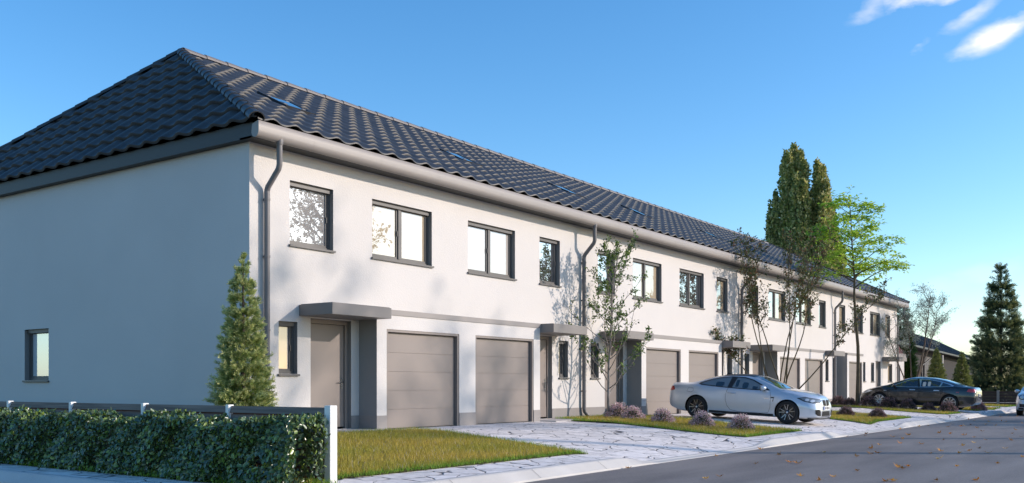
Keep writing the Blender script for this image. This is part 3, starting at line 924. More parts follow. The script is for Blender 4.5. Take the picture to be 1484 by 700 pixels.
# 1 slim sapling in front of the second pair of houses
def sapling(loc):
    rs = random.Random(3)
    T = thing('young_tree', loc, 'slim young tree with sparse green leaves and pale branches, in front of the second downpipe', 'tree')
    wd = MB(); C, A, N = [], [], []
    tr = branch((0, 0, -.1), (0, 0, 1), 5.0, 14, .12, .045, rs)
    wd.tube(tr, taper(.05, .012, 15), 8)
    for k in range(38):
        t = .15 + .82 * k / 38
        p, d = along(tr, t); an = k * 2.4 + rs.uniform(-.5, .5)
        rad = 2.35 * (1 - .60 * t) * rs.uniform(.6, 1.1)
        b = branch(p, (math.cos(an) * 1.0, math.sin(an) * 1.0, .7), rad, 7, .11, .10, rs)
        wd.tube(b, taper(.02 * (1 - .6 * t), .004, 8), 5, cap=False)
        for q in range(5):
            tt = .45 + .55 * q / 4
            p2, d2 = along(b, tt)
            c = branch(p2, d2 + Vector((rs.gauss(0, .6), rs.gauss(0, .6), rs.gauss(.1, .5))), rs.uniform(.15, .38), 4, .05, .2, rs)
            wd.tube(c, taper(.006, .0025, 5), 4, cap=False)
            if rs.random() < .8: twig_leaves(C, A, N, c, rs.choice([4, 12, 26, 34]), .04, rs)
    n = len(C)
    finish_tree(T, wd, M['bark_pale'], C, A, N, rng.uniform(.06, .12, n), rng.uniform(.035, .065, n), [(.085, .16, .03), (.14, .23, .05), (.24, .31, .08), (.05, .09, .03)], M['leaf'])
sapling((24.4, 13.98, 0))

# 2 many stemmed tree behind the silver coupe
def multistem(loc):
    rs = random.Random(11)
    T = thing('multi_stemmed_tree', loc, 'many stemmed tree with dark reddish green leaves rising behind the silver coupe', 'tree')
    wd = MB(); C, A, N = [], [], []
    for k in range(9):
        an = 2 * math.pi * k / 9 + rs.uniform(-.3, .3); sp = rs.uniform(.05, .36)
        if k == 4: sp = .75
        H = 7.0 * rs.uniform(.82, 1.02) if sp < .5 else 4.3
        st = branch((math.cos(an) * .12, math.sin(an) * .12, -.1), (math.cos(an) * sp, math.sin(an) * sp, 1), H, 14, .02 if sp < .5 else -.01, .06, rs)
        wd.tube(st, taper(.034, .008, 15), 6, cap=False)
        for j in range(22):
            t = (.52 if sp < .5 else .6) + .48 * j / 22 * (1 if sp < .5 else .7)
            t = min(t, .99)
            p, d = along(st, t); a2 = rs.uniform(0, 6.28)
            b = branch(p, d * .8 + Vector((math.cos(a2), math.sin(a2), .2)) * .95, rs.uniform(.3, .9), 5, .1, .15, rs)
            wd.tube(b, taper(.010, .003, 6), 4, cap=False)
            for q in range(2):
                p2, d2 = along(b, .4 + .6 * rs.random())
                c = branch(p2, d2 + Vector((rs.gauss(0, .5), rs.gauss(0, .5), .4)), rs.uniform(.12, .3), 3, .1, .2, rs)
                twig_leaves(C, A, N, c, rs.choice([4, 10, 18]), .05, rs)
            twig_leaves(C, A, N, b, 8, .06, rs)
    n = len(C)
    finish_tree(T, wd, M['bark_dark'], C, A, N, rng.uniform(.08, .16, n), rng.uniform(.04, .075, n), [(.08, .105, .035), (.12, .14, .045), (.22, .11, .06), (.06, .075, .03), (.17, .18, .065)], M['leaf'])
multistem((37.0, 13.45, 0))

# 3 tall thin tree with feathery lime green layers
M['lime'] = leaf_mat('thin_lime_leaves', .5, .5)
def locust(loc):
    rs = random.Random(5)
    T = thing('tall_thin_tree', loc, 'tall thin tree with airy lime green crown rising above the roof line', 'tree')
    wd = MB(); C, A, N = [], [], []
    tr = branch((0, 0, -.1), (0.01, -.02, 1), 9.7, 20, .1, .03, rs)
    wd.tube(tr, taper(.10, .012, 21), 8)
    specs = []
    for k in range(26):
        t = .60 + .38 * k / 26
        an = k * 2.399 + rs.uniform(-.4, .4)
        specs.append((t, an, (2.2 * (1 - (t - .60) / .46) ** .8 + .3) * rs.uniform(.55, 1.1), .95 - t * .25))
    # two low heavy limbs that split off
    specs += [(.57, -1.3, 2.5, 1.0), (.60, 2.1, 2.6, .9), (.62, -.3, 2.2, .9)]
    for (t, an, L, upk) in specs:
        p, d = along(tr, min(t, .985))
        b = branch(p, (math.cos(an), math.sin(an), upk * .75), L, 9, -.03, .07, rs)
        wd.tube(b, taper(.026 * L / 2 + .006, .004, 10), 5, cap=False)
        for q in range(int(5 + L * 4)):
            tt = .25 + .75 * rs.random(); p2, d2 = along(b, tt)
            side = Vector((rs.gauss(0, 1), rs.gauss(0, 1), rs.gauss(0, .15))).normalized()
            c = branch(p2, d2 * .5 + side, rs.uniform(.35, .85), 5, -.02, .12, rs)
            wd.tube(c, taper(.005, .002, 6), 3, cap=False)
            # pinnate fronds lying in flat layers
            for z in range(rs.choice([3, 5, 8])):
                q3, d3 = along(c, .2 + .8 * rs.random())
                ax = (d3 * .4 + Vector((rs.gauss(0, .8), rs.gauss(0, .8), rs.gauss(-.05, .2)))).normalized()
                for e in range(4):
                    C.append(q3 + ax * (.05 + .06 * e) + Vector((rs.gauss(0, .03), rs.gauss(0, .03), rs.gauss(0, .02))))
                    A.append((ax * .5 + Vector((rs.gauss(0, .7), rs.gauss(0, .7), -.1))).normalized()); N.append(Vector((rs.gauss(0, .6), rs.gauss(0, .6), .8)).normalized())
    n = len(C)
    finish_tree(T, wd, M['bark_dark'], C, A, N, rng.uniform(.12, .21, n), rng.uniform(.05, .09, n), [(.42, .60, .05), (.48, .66, .07), (.32, .52, .05), (.58, .70, .10)], M['lime'])
locust((45.0, 12.75, -.02))

# 4 leaning tree with thin grey green foliage at the far end of the row
def grey_tree(loc):
    rs = random.Random(21)
    T = thing('leaning_tree', loc, 'leaning bare stemmed tree with thin grey green foliage past the end of the terrace', 'tree')
    wd = MB(); C, A, N = [], [], []
    rt = Vector((SA, -CA, 0))
    stems = [((-.05, 0, -.1), rt * .02 + Vector((0, 0, 1)), 5.2, .06), ((.0, 0, .9), rt * .62 + Vector((0, .1, 1)), 5.4, .075), ((.05, 0, .2), rt * -.5 + Vector((0, 0, 1)), 4.4, .05), ((0, 0, .6), rt * .35 + Vector((.2, 0, 1)), 5.4, .06)]
    for (p0, d0, L, r) in stems:
        st = branch(p0, d0, L, 12, .045, .06, rs); wd.tube(st, taper(r, .012, 13), 6, cap=False)
        for j in range(16):
            t = .5 + .5 * j / 16; p, d = along(st, t); a2 = rs.uniform(0, 6.28)
            b = branch(p, d * .8 + Vector((math.cos(a2), math.sin(a2), .25)), rs.uniform(.6, 1.5), 6, .03, .14, rs)
            wd.tube(b, taper(.016, .004, 7), 4, cap=False)
            for q in range(5):
                p2, d2 = along(b, .35 + .65 * rs.random())
                c = branch(p2, d2 + Vector((rs.gauss(0, .7), rs.gauss(0, .7), .2)), rs.uniform(.25, .6), 4, 0, .2, rs)
                wd.tube(c, taper(.006, .003, 5), 3, cap=False)
                twig_leaves(C, A, N, c, rs.choice([18, 30, 44]), .08, rs)
    n = len(C)
    finish_tree(T, wd, M['bark'], C, A, N, rng.uniform(.06, .10, n), rng.uniform(.025, .045, n), [(.34, .38, .32), (.44, .48, .42), (.22, .26, .2)], M['leaf'])
grey_tree((58.6, 13.45, -.02))

# 5 columnar poplars far behind the roof: fluted vertical columns of foliage
def poplar(loc, H, Rr, label, seed, n=9000):
    rs = np.random.default_rng(seed); r2 = random.Random(seed)
    T = thing('poplar_tree', loc, label, 'tree', 'columnar poplars behind the roof')
    wd = MB(); wd.tube([(0, 0, -.3), (0, 0, H * .5), (.1, 0, H * .92)], [.35, .22, .05], 8)
    ncol = 13; C = []; A = []
    for c in range(ncol):
        an = 2 * math.pi * c / ncol + r2.uniform(-.3, .3); rr = Rr * r2.uniform(.12, .95)
        top = H * (1 - .20 * (rr / Rr) ** 2 - r2.uniform(0, .07)); bot = H * r2.uniform(.06, .2)
        wd.tube([(0, 0, bot), (math.cos(an) * rr * .8, math.sin(an) * rr * .8, bot + (top - bot) * .3), (math.cos(an) * rr, math.sin(an) * rr, top * .96)], [.12, .09, .02], 5, cap=False)
        m = n // ncol
        t = rs.uniform(0, 1, m)
        prof = np.clip(np.minimum(t / .18, 1) ** .6 * np.clip((1 - t) / .28, 0, 1) ** .5, .05, 1) * (1 + .22 * np.sin(t * 34 + c * 2) + .15 * np.sin(t * 71 + c))
        a2 = rs.uniform(0, 2 * math.pi, m); q = np.sqrt(rs.uniform(.05, 1, m)) * Rr * .40 * prof
        lump = 1 + .18 * np.sin(a2 * 3 + t * 12)
        x = math.cos(an) * rr * (.75 + .25 * t) + np.cos(a2) * q * lump; y = math.sin(an) * rr * (.75 + .25 * t) + np.sin(a2) * q * lump
        z = bot + (top - bot) * t + rs.normal(0, .12, m)
        C.append(np.stack([x, y, z], 1))
        A.append(np.stack([np.cos(a2) * .5, np.sin(a2) * .5, rs.uniform(.2, 1.2, m)], 1) + rs.normal(0, .35, (m, 3)))
    C = np.concatenate(C); A = np.concatenate(A); m = len(C)
    N = unit(rs.normal(size=(m, 3)) + np.array([[0, 0, .4]]))
    V, F = leaves(C, A, N, rs.uniform(.17, .34, m), rs.uniform(.12, .24, m), .2)
    wd.build('trunk', M['bark_dark'], T, world=False)
    link('crown', mesh_np('crown', V, F, M['leaf'], tints(m, [(.34, .36, .10), (.50, .48, .15), (.18, .22, .065), (.72, .63, .28)], 4)), T, world=False)
poplar((78.7, 27.5, -.3), 21.9, 1.62, 'tallest and thickest of the dark columnar poplars behind the roof', 31, 36000)
poplar((79.2, 25.5, -.3), 20.1, 1.22, 'round topped columnar poplar just right of the tallest one', 32, 27000)
poplar((78.4, 29.1, -.3), 17.8, .68, 'narrow columnar poplar at the left edge of the poplar clump', 33, 12000)
poplar((80.2, 24.6, -.3), 15.0, .95, 'lowest columnar poplar at the right edge of the clump, behind the lime green tree', 34, 12000)

# 6 conifers built of bottle brush shoots
def spruce(loc, H, Rb, label, seed, shoots, sl, needle, pal, tip, name='spruce_tree', power=.85, ang=.35, group=None, bare=0.0, nn=13, nw=.3, rag=.06):
    rs = np.random.default_rng(seed)
    T = thing(name, loc, label, 'tree', group)
    wd = MB(); wd.tube([(0, 0, -.1), (0, 0, H * .5), (0, 0, H * .985)], [.03 + H * .012, .02 + H * .006, .006], 8)
    n = shoots
    t = 1 - np.sqrt(rs.uniform(0, 1, n)); t = np.clip(t * 1.02, 0, .995)
    # whorls
    t = np.where(rs.random(n) < .35, np.round(t * H / (sl * 1.6)) * (sl * 1.6) / H + rs.normal(0, .006, n), t); t = np.clip(t, 0, .995)
    an = rs.uniform(0, 2 * math.pi, n)
    rad = Rb * (1 - t) ** power * (1 + .16 * np.sin(an * 5 + t * 40) + rs.normal(0, rag, n)) + .01
    fr = np.sqrt(rs.uniform(.08, 1, n))
    q = rad * fr
    dirs = np.stack([np.cos(an), np.sin(an), ang + .5 * t + rs.normal(0, .25, n)], 1); dirs = unit(dirs + rs.normal(0, .3, (n, 3)))
    base = np.stack([np.cos(an) * q, np.sin(an) * q, t * H + bare - (rad * .12) + q * .15], 1)
    # leader shoots at the top
    for z in np.linspace(.90, .99, 8):
        base = np.concatenate([base, [[0, 0, H * z]]]); dirs = np.concatenate([dirs, [[rs.normal(0, .1), rs.normal(0, .1), 1]]])
        fr = np.append(fr, 1.)
    dirs = unit(dirs); n = len(base)
    SLn = sl * rs.uniform(.7, 1.25, n) * (1 - .55 * np.clip(base[:, 2] / H, 0, 1))
    # needles round each shoot
    k = nn
    s = np.tile((np.arange(k) + .5) / k, n)
    B = np.repeat(base, k, 0); D = np.repeat(dirs, k, 0); LL = np.repeat(SLn, k)
    ref = rdir(n * k); side = unit(np.cross(D, ref))
    C = B + D * (LL * s)[:, None]
    A = D * .8 + side * .75
    V, F = leaves(C, A, np.cross(A, D), needle * rs.uniform(.8, 1.2, n * k), needle * nw, .1)
    p = np.array(pal)[rs.integers(0, len(pal), n)] * rs.uniform(.8, 1.2, (n, 1))
    c = np.repeat(p, k, 0); tt = np.clip((s - .45) / .55, 0, 1)[:, None] * np.repeat((fr > .6).astype(float) * rs.uniform(.3, 1, n), k)[:, None]
    c = c * (1 - tt) + np.array(tip) * tt
    wd.build('trunk', M['bark'], T, world=False)
    link('crown', mesh_np('crown', V, F, M['needle'], np.repeat(c, 4, 0)), T, world=False)
    return T
spruce((10.95, 13.62, -.02), 3.25, .51, 'bushy light tipped spruce at the near corner of the terrace behind the slatted fence', 41, 3000, .155, .055,
       [(.34, .41, .13), (.43, .49, .17), (.24, .31, .10)], (.92, .86, .42), power=.72, nn=40, nw=.17, rag=.08)
spruce((72.0, 10.9, -.15), 9.1, 1.78, 'big conical dark spruce standing behind the brown far fence', 42, 3000, .80, .17,
       [(.07, .12, .06), (.10, .15, .07), (.05, .085, .05)], (.50, .46, .16), power=.75, nn=44, nw=.16, rag=.12)
spruce((65.2, 13.55, -.05), 3.35, .78, 'small pointed conifer, left of the two before the dark house', 43, 2400, .20, .085,
       [(.15, .19, .06), (.19, .23, .07)], (.5, .46, .14), name='small_conifer', group='small conifers before the dark house')
spruce((66.5, 12.3, -.05), 3.1, .72, 'small pointed conifer, right of the two before the dark house', 44, 2400, .20, .085,
       [(.15, .19, .06), (.19, .23, .07)], (.5, .46, .14), name='small_conifer', group='small conifers before the dark house')
spruce((69.5, 16.75, -.1), 7.0, .95, 'tall green columnar conifer behind the flat roofed garage', 45, 4500, .30, .13,
       [(.06, .12, .025), (.09, .16, .035)], (.16, .24, .05), name='columnar_conifer', power=.35)

# 7 heather cushions
def heather_mesh(seed, pal, n=3600):
    rs = np.random.default_rng(seed)
    u = rdir(n); u[:, 2] = np.abs(u[:, 2]) * 1.0 - .08
    rad = rs.uniform(.55, 1.0, n) * (1 + .10 * np.sin(np.arctan2(u[:, 1], u[:, 0]) * 5) + .08 * np.sin(u[:, 2] * 9))
    C = u * rad[:, None] * np.array([[.33, .33, .37]]) + np.array([[0, 0, .02]])
    A = u + rs.normal(0, .45, (n, 3)); 
    V, F = leaves(C, A, rdir(n), rs.uniform(.022, .05, n), rs.uniform(.014, .03, n), .3)
    c = np.array(pal[0])[rs.integers(0, len(pal[0]), n)]
    out = (rad > .74) & (rs.random(n) < .9)
    c[out] = np.array(pal[1])[rs.integers(0, len(pal[1]), out.sum())]
    c = c * rs.uniform(.75, 1.2, (n, 1))
    return mesh_np('florets', V, F, M['petal'], np.repeat(c, 4, 0))
grn = [(.07, .10, .04), (.10, .12, .05), (.05, .07, .035)]
hm = [heather_mesh(61, (grn, [(.86, .56, .62), (.92, .76, .76), (.66, .42, .46), (.45, .38, .27)])),
      heather_mesh(62, (grn, [(.86, .56, .62), (.92, .76, .78), (.62, .40, .44), (.40, .37, .25)])),
      heather_mesh(63, ([(.04, .05, .03), (.06, .07, .035)], [(.30, .18, .20), (.20, .13, .14), (.45, .27, .27), (.10, .10, .06)])),  # darkened palette: the shade the far cushions stand in is put into colour
      heather_mesh(64, ([(.10, .13, .04), (.15, .16, .05)], [(.55, .27, .30), (.62, .36, .38), (.45, .22, .24)]))]
BUSH = [
    (24.55, 13.75, 1.2, 0, 'tallest mauve heather cushion, growing at the foot of the slim young tree'),
    (23.75, 12.85, 1.0, 1, 'mauve heather cushion next to the one at the young tree foot'),
    (23.3, 11.7, .95, 0, 'middle mauve heather cushion of the five on the lawn before the silver coupe'),
    (23.05, 10.45, .95, 1, 'mauve heather cushion in front of the silver coupe rear wheel'),
    (22.95, 9.35, .95, 0, 'mauve heather cushion nearest the road, below the silver coupe door'),
    (34.65, 10.2, .9, 2, 'dark pinkish heather cushion just right of the silver coupe front bumper'),
    (34.6, 9.1, .9, 2, 'dark pinkish heather cushion nearest the road on the lawn beyond the silver coupe'),
    (46.0, 13.9, 1.15, 2, 'dark heather cushion left of the tall thin tree trunk against the house'),
    (45.55, 13.25, 1.1, 2, 'dark heather cushion touching the tall thin tree trunk'),
    (44.9, 12.2, 1.2, 2, 'dark heather cushion under the nose of the black sedan'),
    (44.9, 11.35, 1.2, 2, 'dark heather cushion right of the black sedan front wheel'),
    (44.75, 10.5, 1.15, 2, 'dark heather cushion before the black sedan front door'),
    (44.6, 9.6, 1.0, 2, 'dark heather cushion before the black sedan rear door'),
    (44.5, 8.8, 1.15, 2, 'dark heather cushion hiding the black sedan rear wheel'),
    (49.0, 8.35, 1.05, 3, 'bright pink and green heather cushion behind the tail of the black sedan'),
]
for i, (x, y, s, k, lab) in enumerate(BUSH):
    o = link('heather_bush', hm[k]); o.location = (x, y, zpro(x, y) + .01); o.scale = (s, s, s * rng.uniform(.9, 1.08)); o.rotation_euler.z = i * 1.3
    tag(o, lab, 'bush', 'heather cushions on the lawns')
o = link('heather_bush', hm[3]); o.location = (64.2, 16.1, 3.0); o.scale = (2.6, 2.0, 1.9)
tag(o, 'pink flowering bush on top of the flat roofed garage', 'bush')

# 8 clipped hedge in front of the slatted fence
def hedge():
    T = thing('clipped_hedge', (7.6, 16, -.2), 'dark glossy clipped hedge along the outside of the slatted fence', 'hedge')
    x0, x1, y0, y1, z0, z1 = 7.22, 7.78, 8.12, 27., -.2, .52
    wd = MB(); rs = random.Random(9)
    for k in range(60):
        y = y0 + .25 + (y1 - y0) * (k / 60.)
        st = branch((7.5 + rs.gauss(0, .04), y, z0 - .05), (rs.gauss(0, .15), rs.gauss(0, .3), 1), .68, 5, .05, .12, rs)
        wd.tube(st, taper(.012, .004, 6), 5, cap=False)
        for q in range(3):
            p, d = along(st, .2 + .3 * q)
            wd.tube(branch(p, (rs.gauss(0, 1), rs.gauss(0, 1), .6), .25, 3, .1, .15, rs), .004, 4, cap=False)
    wd.build('stems', M['bark_dark'], T)
    n = 50000
    u = rng.uniform(0, 1, n); y = y0 + (y1 - y0) * u ** 1.35
    # most leaves on the street face, the rest on top, back and inside
    w = rng.random(n)
    x = np.where(w < .60, x0 + np.abs(rng.normal(0, .06, n)), np.where(w < .82, rng.uniform(x0, x1, n), x1 - np.abs(rng.normal(0, .06, n))))
    top = z1 + .05 * np.sin(y * 3.1) + .03 * np.sin(y * 7.7) + .02 * np.sin(y * 17)
    z = np.where((w >= .60) & (w < .82), top - np.abs(rng.normal(0, .04, n)), z0 + .03 + (top - z0) * rng.uniform(0, 1, n) ** .9)
    x = x + .05 * np.sin(y * 4.3 + z * 5) + .03 * np.sin(y * 9 + z * 11)
    # open holes near the near end, and a ragged rounded end
    keep = np.ones(n, bool)
    for hy, hz, hr in ((8.75, .12, .09), (10.4, .3, .05)):
        keep &= ((y - hy) / 1.3) ** 2 + (z - hz) ** 2 > hr ** 2
    keep &= (y - y0) > .05 * np.abs(rng.normal(0, 1, n)) + .10 * ((z - .25) / .35) ** 2 * .4
    x, y, z, w = x[keep], y[keep], z[keep], w[keep]; n = len(x)
    ex = 90   # stray shoots above the top
    C = np.stack([x, y, z], 1)
    out = np.stack([np.where(w < .6, -1., np.where(w < .82, 0., .8)), np.where(y < y0 + .25, -.9, 0), np.where((w >= .6) & (w < .82), 1., .25)], 1)
    A = np.stack([np.where(w < .6, -.5, rng.normal(0, .5, n)), rng.normal(0, .55, n), np.where(w < .6, -.55, .35) + rng.normal(0, .45, n)], 1)
    N = out + rng.normal(0, .42, (n, 3))
    L = rng.uniform(.042, .08, n); 
    V, F = leaves6(C, A, N, L, L * rng.uniform(.55, .75, n), .12)
    link('foliage', mesh_np('foliage', V, F, M['hedge'], tints(n, [(.075, .125, .055), (.09, .145, .06), (.12, .19, .055), (.08, .12, .07), (.20, .28, .05)], 6)), T)
hedge()

# 9 street trees on the other side of the road (their reflections and soft shadows fall on the front)
def street_tree_meshes(seed, H, cr, base, n, nb=38, nq=9):
    rs = random.Random(seed); wd = MB(); C, A, N = [], [], []
    tr = branch((0, 0, -.2), (0, 0, 1), H * .75, 12, .1, .04, rs); wd.tube(tr, taper(.2, .04, 13), 8)
    for k in range(nb):
        t = base + (1 - base) * k / nb; p, d = along(tr, min(t, .99)); an = k * 2.4
        L = cr * (1.1 - .55 * (t - base) / (1 - base)) * rs.uniform(.7, 1.1)
        b = branch(p, (math.cos(an), math.sin(an), .75), L, 7, .04, .12, rs); wd.tube(b, taper(.05, .008, 8), 5, cap=False)
        for q in range(nq):
            p2, d2 = along(b, .3 + .7 * rs.random())
            c = branch(p2, d2 + Vector((rs.gauss(0, .7), rs.gauss(0, .7), rs.gauss(.2, .4))), rs.uniform(.4, 1.1), 4, .03, .2, rs)
            wd.tube(c, taper(.012, .004, 5), 4, cap=False)
            twig_leaves(C, A, N, c, n, .10, rs)
    m = len(C); V, F = leaves(np.array(C), np.array(A), np.array(N), rng.uniform(.10, .2, m), rng.uniform(.06, .11, m))
    return wd.mesh('trunk', M['bark_dark']), mesh_np('crown', V, F, M['leaf'], tints(m, [(.05, .07, .02), (.07, .09, .025), (.10, .09, .03)], 4))
sm = [street_tree_meshes(71, 9.5, 2.6, .35, 12), street_tree_meshes(72, 13.5, 2.3, .78, 7, 13, 5)]
for (x, y, k, s, lab) in [(68, -45, 0, 3.0, 'dark tree across the road, mirrored in the first upstairs window'),
                          (114, -45, 0, 2.4, 'dark tree across the road, mirrored in the narrow window left of the second downpipe'),
                          (129, -46, 0, 2.4, 'dark tree across the road, mirrored in the window behind the slim young tree'),
                          (160, -46, 0, 2.5, 'dark tree across the road, mirrored in the wide window above the silver coupe'),
                          (39.6, -26, 1, 2.15, 'second tall airy tree across the road, its shadow falling between the upstairs windows'),
                          (45.5, -25, 1, 1.95, 'tall airy tree across the road whose soft shadow falls above the garage doors')]:
    T = thing('street_tree', (x, y, -.3), lab, 'tree', 'trees across the road')
    for me in sm[k]: link(me.name.split('.')[0], me, T, world=False)
    T.scale = (s, s, s); T.rotation_euler.z = x
# ------------------------------------------------------------------ cars
def car_paint(name, col, metal, rough=.32):
    m = mat(name, col, rough, .5, metal, coat=1., coatr=.03)
    return m
M['silver'] = car_paint('silver_blue_paint', (.54, .58, .635), .38, .33)
M['blackp'] = car_paint('black_car_paint', (.018, .019, .022), .2, .25)
M['white_car'] = car_paint('pale_silver_paint', (.62, .64, .66), .4, .34)
M['cglass'] = mat('dark_car_glass', (.02, .024, .028), .02, .9, coat=1., coatr=.01)
M['cglass_l'] = mat('light_car_glass', (.16, .175, .18), .02, .9, coat=1., coatr=.01)
M['tyre'] = mat('tyre_rubber', (.018, .018, .019), .75, .3)
M['well'] = mat('wheel_well', (.006, .006, .006), .9, .1)
M['alloy_dark'] = mat('dark_alloy', (.07, .07, .075), .3, .5, .8)
M['alloy'] = mat('silver_alloy', (.62, .63, .65), .28, .5, .85)
M['trim'] = mat('black_car_trim', (.014, .014, .015), .4, .5)
M['lamp'] = mat('clear_lamp', (.62, .64, .66), .12, .8, .3, coat=1., coatr=.02)
M['red_lamp'] = mat('red_lamp', (.45, .02, .015), .15, .6, coat=1.)
M['amber'] = mat('amber_lamp', (.55, .16, .03), .2, .6, coat=1.)
M['plate'] = mat('white_plate', (.75, .75, .75), .4, .4)
M['blue'] = mat('blue_band', (.02, .06, .38), .4, .4)
M['seat'] = mat('cream_leather', (.62, .57, .50), .6, .3)
M['splitter'] = mat('dark_plastic', (.03, .03, .032), .6, .3)

def cr_interp(xs, ys):
    """monotone cubic through control points"""
    xs = np.array(xs, float); ys = np.array(ys, float); o = np.argsort(xs); xs, ys = xs[o], ys[o]
    h = np.diff(xs); d = np.diff(ys) / h; m = np.zeros(len(xs)); m[0], m[-1] = d[0], d[-1]
    for i in range(1, len(xs) - 1):
        if d[i - 1] * d[i] > 0:
            w1, w2 = 2 * h[i] + h[i - 1], h[i] + 2 * h[i - 1]
            m[i] = (w1 + w2) / (w1 / d[i - 1] + w2 / d[i])
    def f(x):
        i = int(np.clip(np.searchsorted(xs, x) - 1, 0, len(h) - 1)); t = (x - xs[i]) / h[i]; t = min(max(t, 0), 1)
        return float((1 + 2 * t) * (1 - t) ** 2 * ys[i] + t * (1 - t) ** 2 * h[i] * m[i] + t * t * (3 - 2 * t) * ys[i + 1] + t * t * (t - 1) * h[i] * m[i + 1])
    return f

def curve(pts): return cr_interp([p[0] for p in pts], [p[1] for p in pts])

def car_body(S, paint, axles, rw, arch):
    c = {k: curve(v) for k, v in S.items()}
    xa, xb = S['top'][0][0], S['top'][-1][0]
    t = np.linspace(-1, 1, 84); xs = (xa + xb) / 2 + (xb - xa) / 2 * np.sin(t * math.pi / 2 * .97) / math.sin(math.pi / 2 * .97)
    rings = []
    for x in xs:
        zt, zb, wb, wm, wr, z0 = c['top'](x), c['belt'](x), c['wbelt'](x), c['wmid'](x), c['wroof'](x), c['bot'](x)
        zm = min(c['zmid'](x), zb - .06); gh = max(zt - zb, .004)
        P = [(0, z0), (max(wm - .22, .1), z0), (max(wm - .05, .12), z0 + .035), (wm - .015, z0 + .13), (wm, zm), ((wm + wb) / 2 + .012, zm + (zb - zm) * .62), (wb, zb),
             (wb + (wr - wb) * .46 - .006, zb + gh * .44), (wr + .02, zb + gh * .80), (wr * .72, zb + gh * .94), (wr * .36, zb + gh * .988), (0, zt)]
        Q = []
        for i in range(len(P) - 1):
            p0, p1, p2, p3 = P[max(i - 1, 0)], P[i], P[i + 1], P[min(i + 2, len(P) - 1)]
            if i == 0: p0 = (-P[1][0], P[1][1])
            if i == len(P) - 2: p3 = (-P[-2][0], P[-2][1])
            for s in (0, .25, .5, .75):
                q = []
                for k in (0, 1):
                    a0, a1, a2, a3 = p0[k], p1[k], p2[k], p3[k]
                    # clamped catmull-rom (keeps the shoulder crisp)
                    m1, m2 = (a2 - a0) * .38, (a3 - a1) * .38
                    q.append((2 * s ** 3 - 3 * s * s + 1) * a1 + (s ** 3 - 2 * s * s + s) * m1 + (-2 * s ** 3 + 3 * s * s) * a2 + (s ** 3 - s * s) * m2)
                Q.append(q)
        Q.append(P[-1])
        full = [(x, y, z) for y, z in Q] + [(x, -y, z) for y, z in Q[-2:0:-1]]
        rings.append(full)
    n = len(rings[0]); V = [p for r in rings for p in r]; F = []
    for i in range(len(rings) - 1):
        for k in range(n):
            a, b = i * n + k, i * n + (k + 1) % n
            F.append((a, b, b + n, a + n))
    F.append(tuple(range(n))); F.append(tuple(range(len(V) - n, len(V)))[::-1])
    me = bpy.data.meshes.new('body'); me.from_pydata(V, [], F)
    bm = bmesh.new(); bm.from_mesh(me); bmesh.ops.recalc_face_normals(bm, faces=bm.faces); bm.to_mesh(me); bm.free()
    me.materials.append(paint); me.materials.append(M['well'])
    o = bpy.data.objects.new('body', me); COL.objects.link(o)
    # wheel arches
    cb = MB()
    for ax in axles:
        for s in (1, -1):
            ya, yb = (.60, 1.3) if s > 0 else (-1.3, -.60)
            vs = []; K = 40
            for y in (ya, yb): vs += [(ax + math.cos(2 * math.pi * k / K) * arch, y, rw + math.sin(2 * math.pi * k / K) * arch) for k in range(K)]
            fs = [(k, (k + 1) % K, (k + 1) % K + K, k + K) for k in range(K)] + [tuple(range(K))[::-1], tuple(range(K, 2 * K))]
            cb.add(vs, fs)
    ce = cb.mesh('cut', M['well'])
    bm = bmesh.new(); bm.from_mesh(ce); bmesh.ops.recalc_face_normals(bm, faces=bm.faces); bm.to_mesh(ce); bm.free()
    co = bpy.data.objects.new('cut', ce); COL.objects.link(co)
    md = o.modifiers.new('b', 'BOOLEAN'); md.object = co; md.operation = 'DIFFERENCE'; md.solver = 'EXACT'
    dg = bpy.context.evaluated_depsgraph_get(); dg.update()
    res = bpy.data.meshes.new_from_object(o.evaluated_get(dg))
    o.modifiers.clear(); o.data = res; res.name = 'body'
    bpy.data.objects.remove(co)
    res.materials.clear(); res.materials.append(paint); res.materials.append(M['well'])
    for p in res.polygons:
        cx, cy, cz = p.center
        mi = 0
        for ax in axles:
            r = math.hypot(cx - ax, cz - rw)
            if r < arch + .004 and abs(cy) > .58 and (r < arch - .01 or abs(cy) < 2):
                nx, ny, nz = p.normal
                rad = ((cx - ax) * nx + (cz - rw) * nz) / max(r, 1e-6)
                if (abs(cy) < .62) or (rad < -.8 and abs(ny) < .3): mi = 1
        p.material_index = mi
    res.polygons.foreach_set('use_smooth', np.ones(len(res.polygons), bool))
    res.set_sharp_from_angle(angle=R(32))
    bm = bmesh.new(); bm.from_mesh(res); bv = BVHTree.FromBMesh(bm); bm.free()
    return o, bv

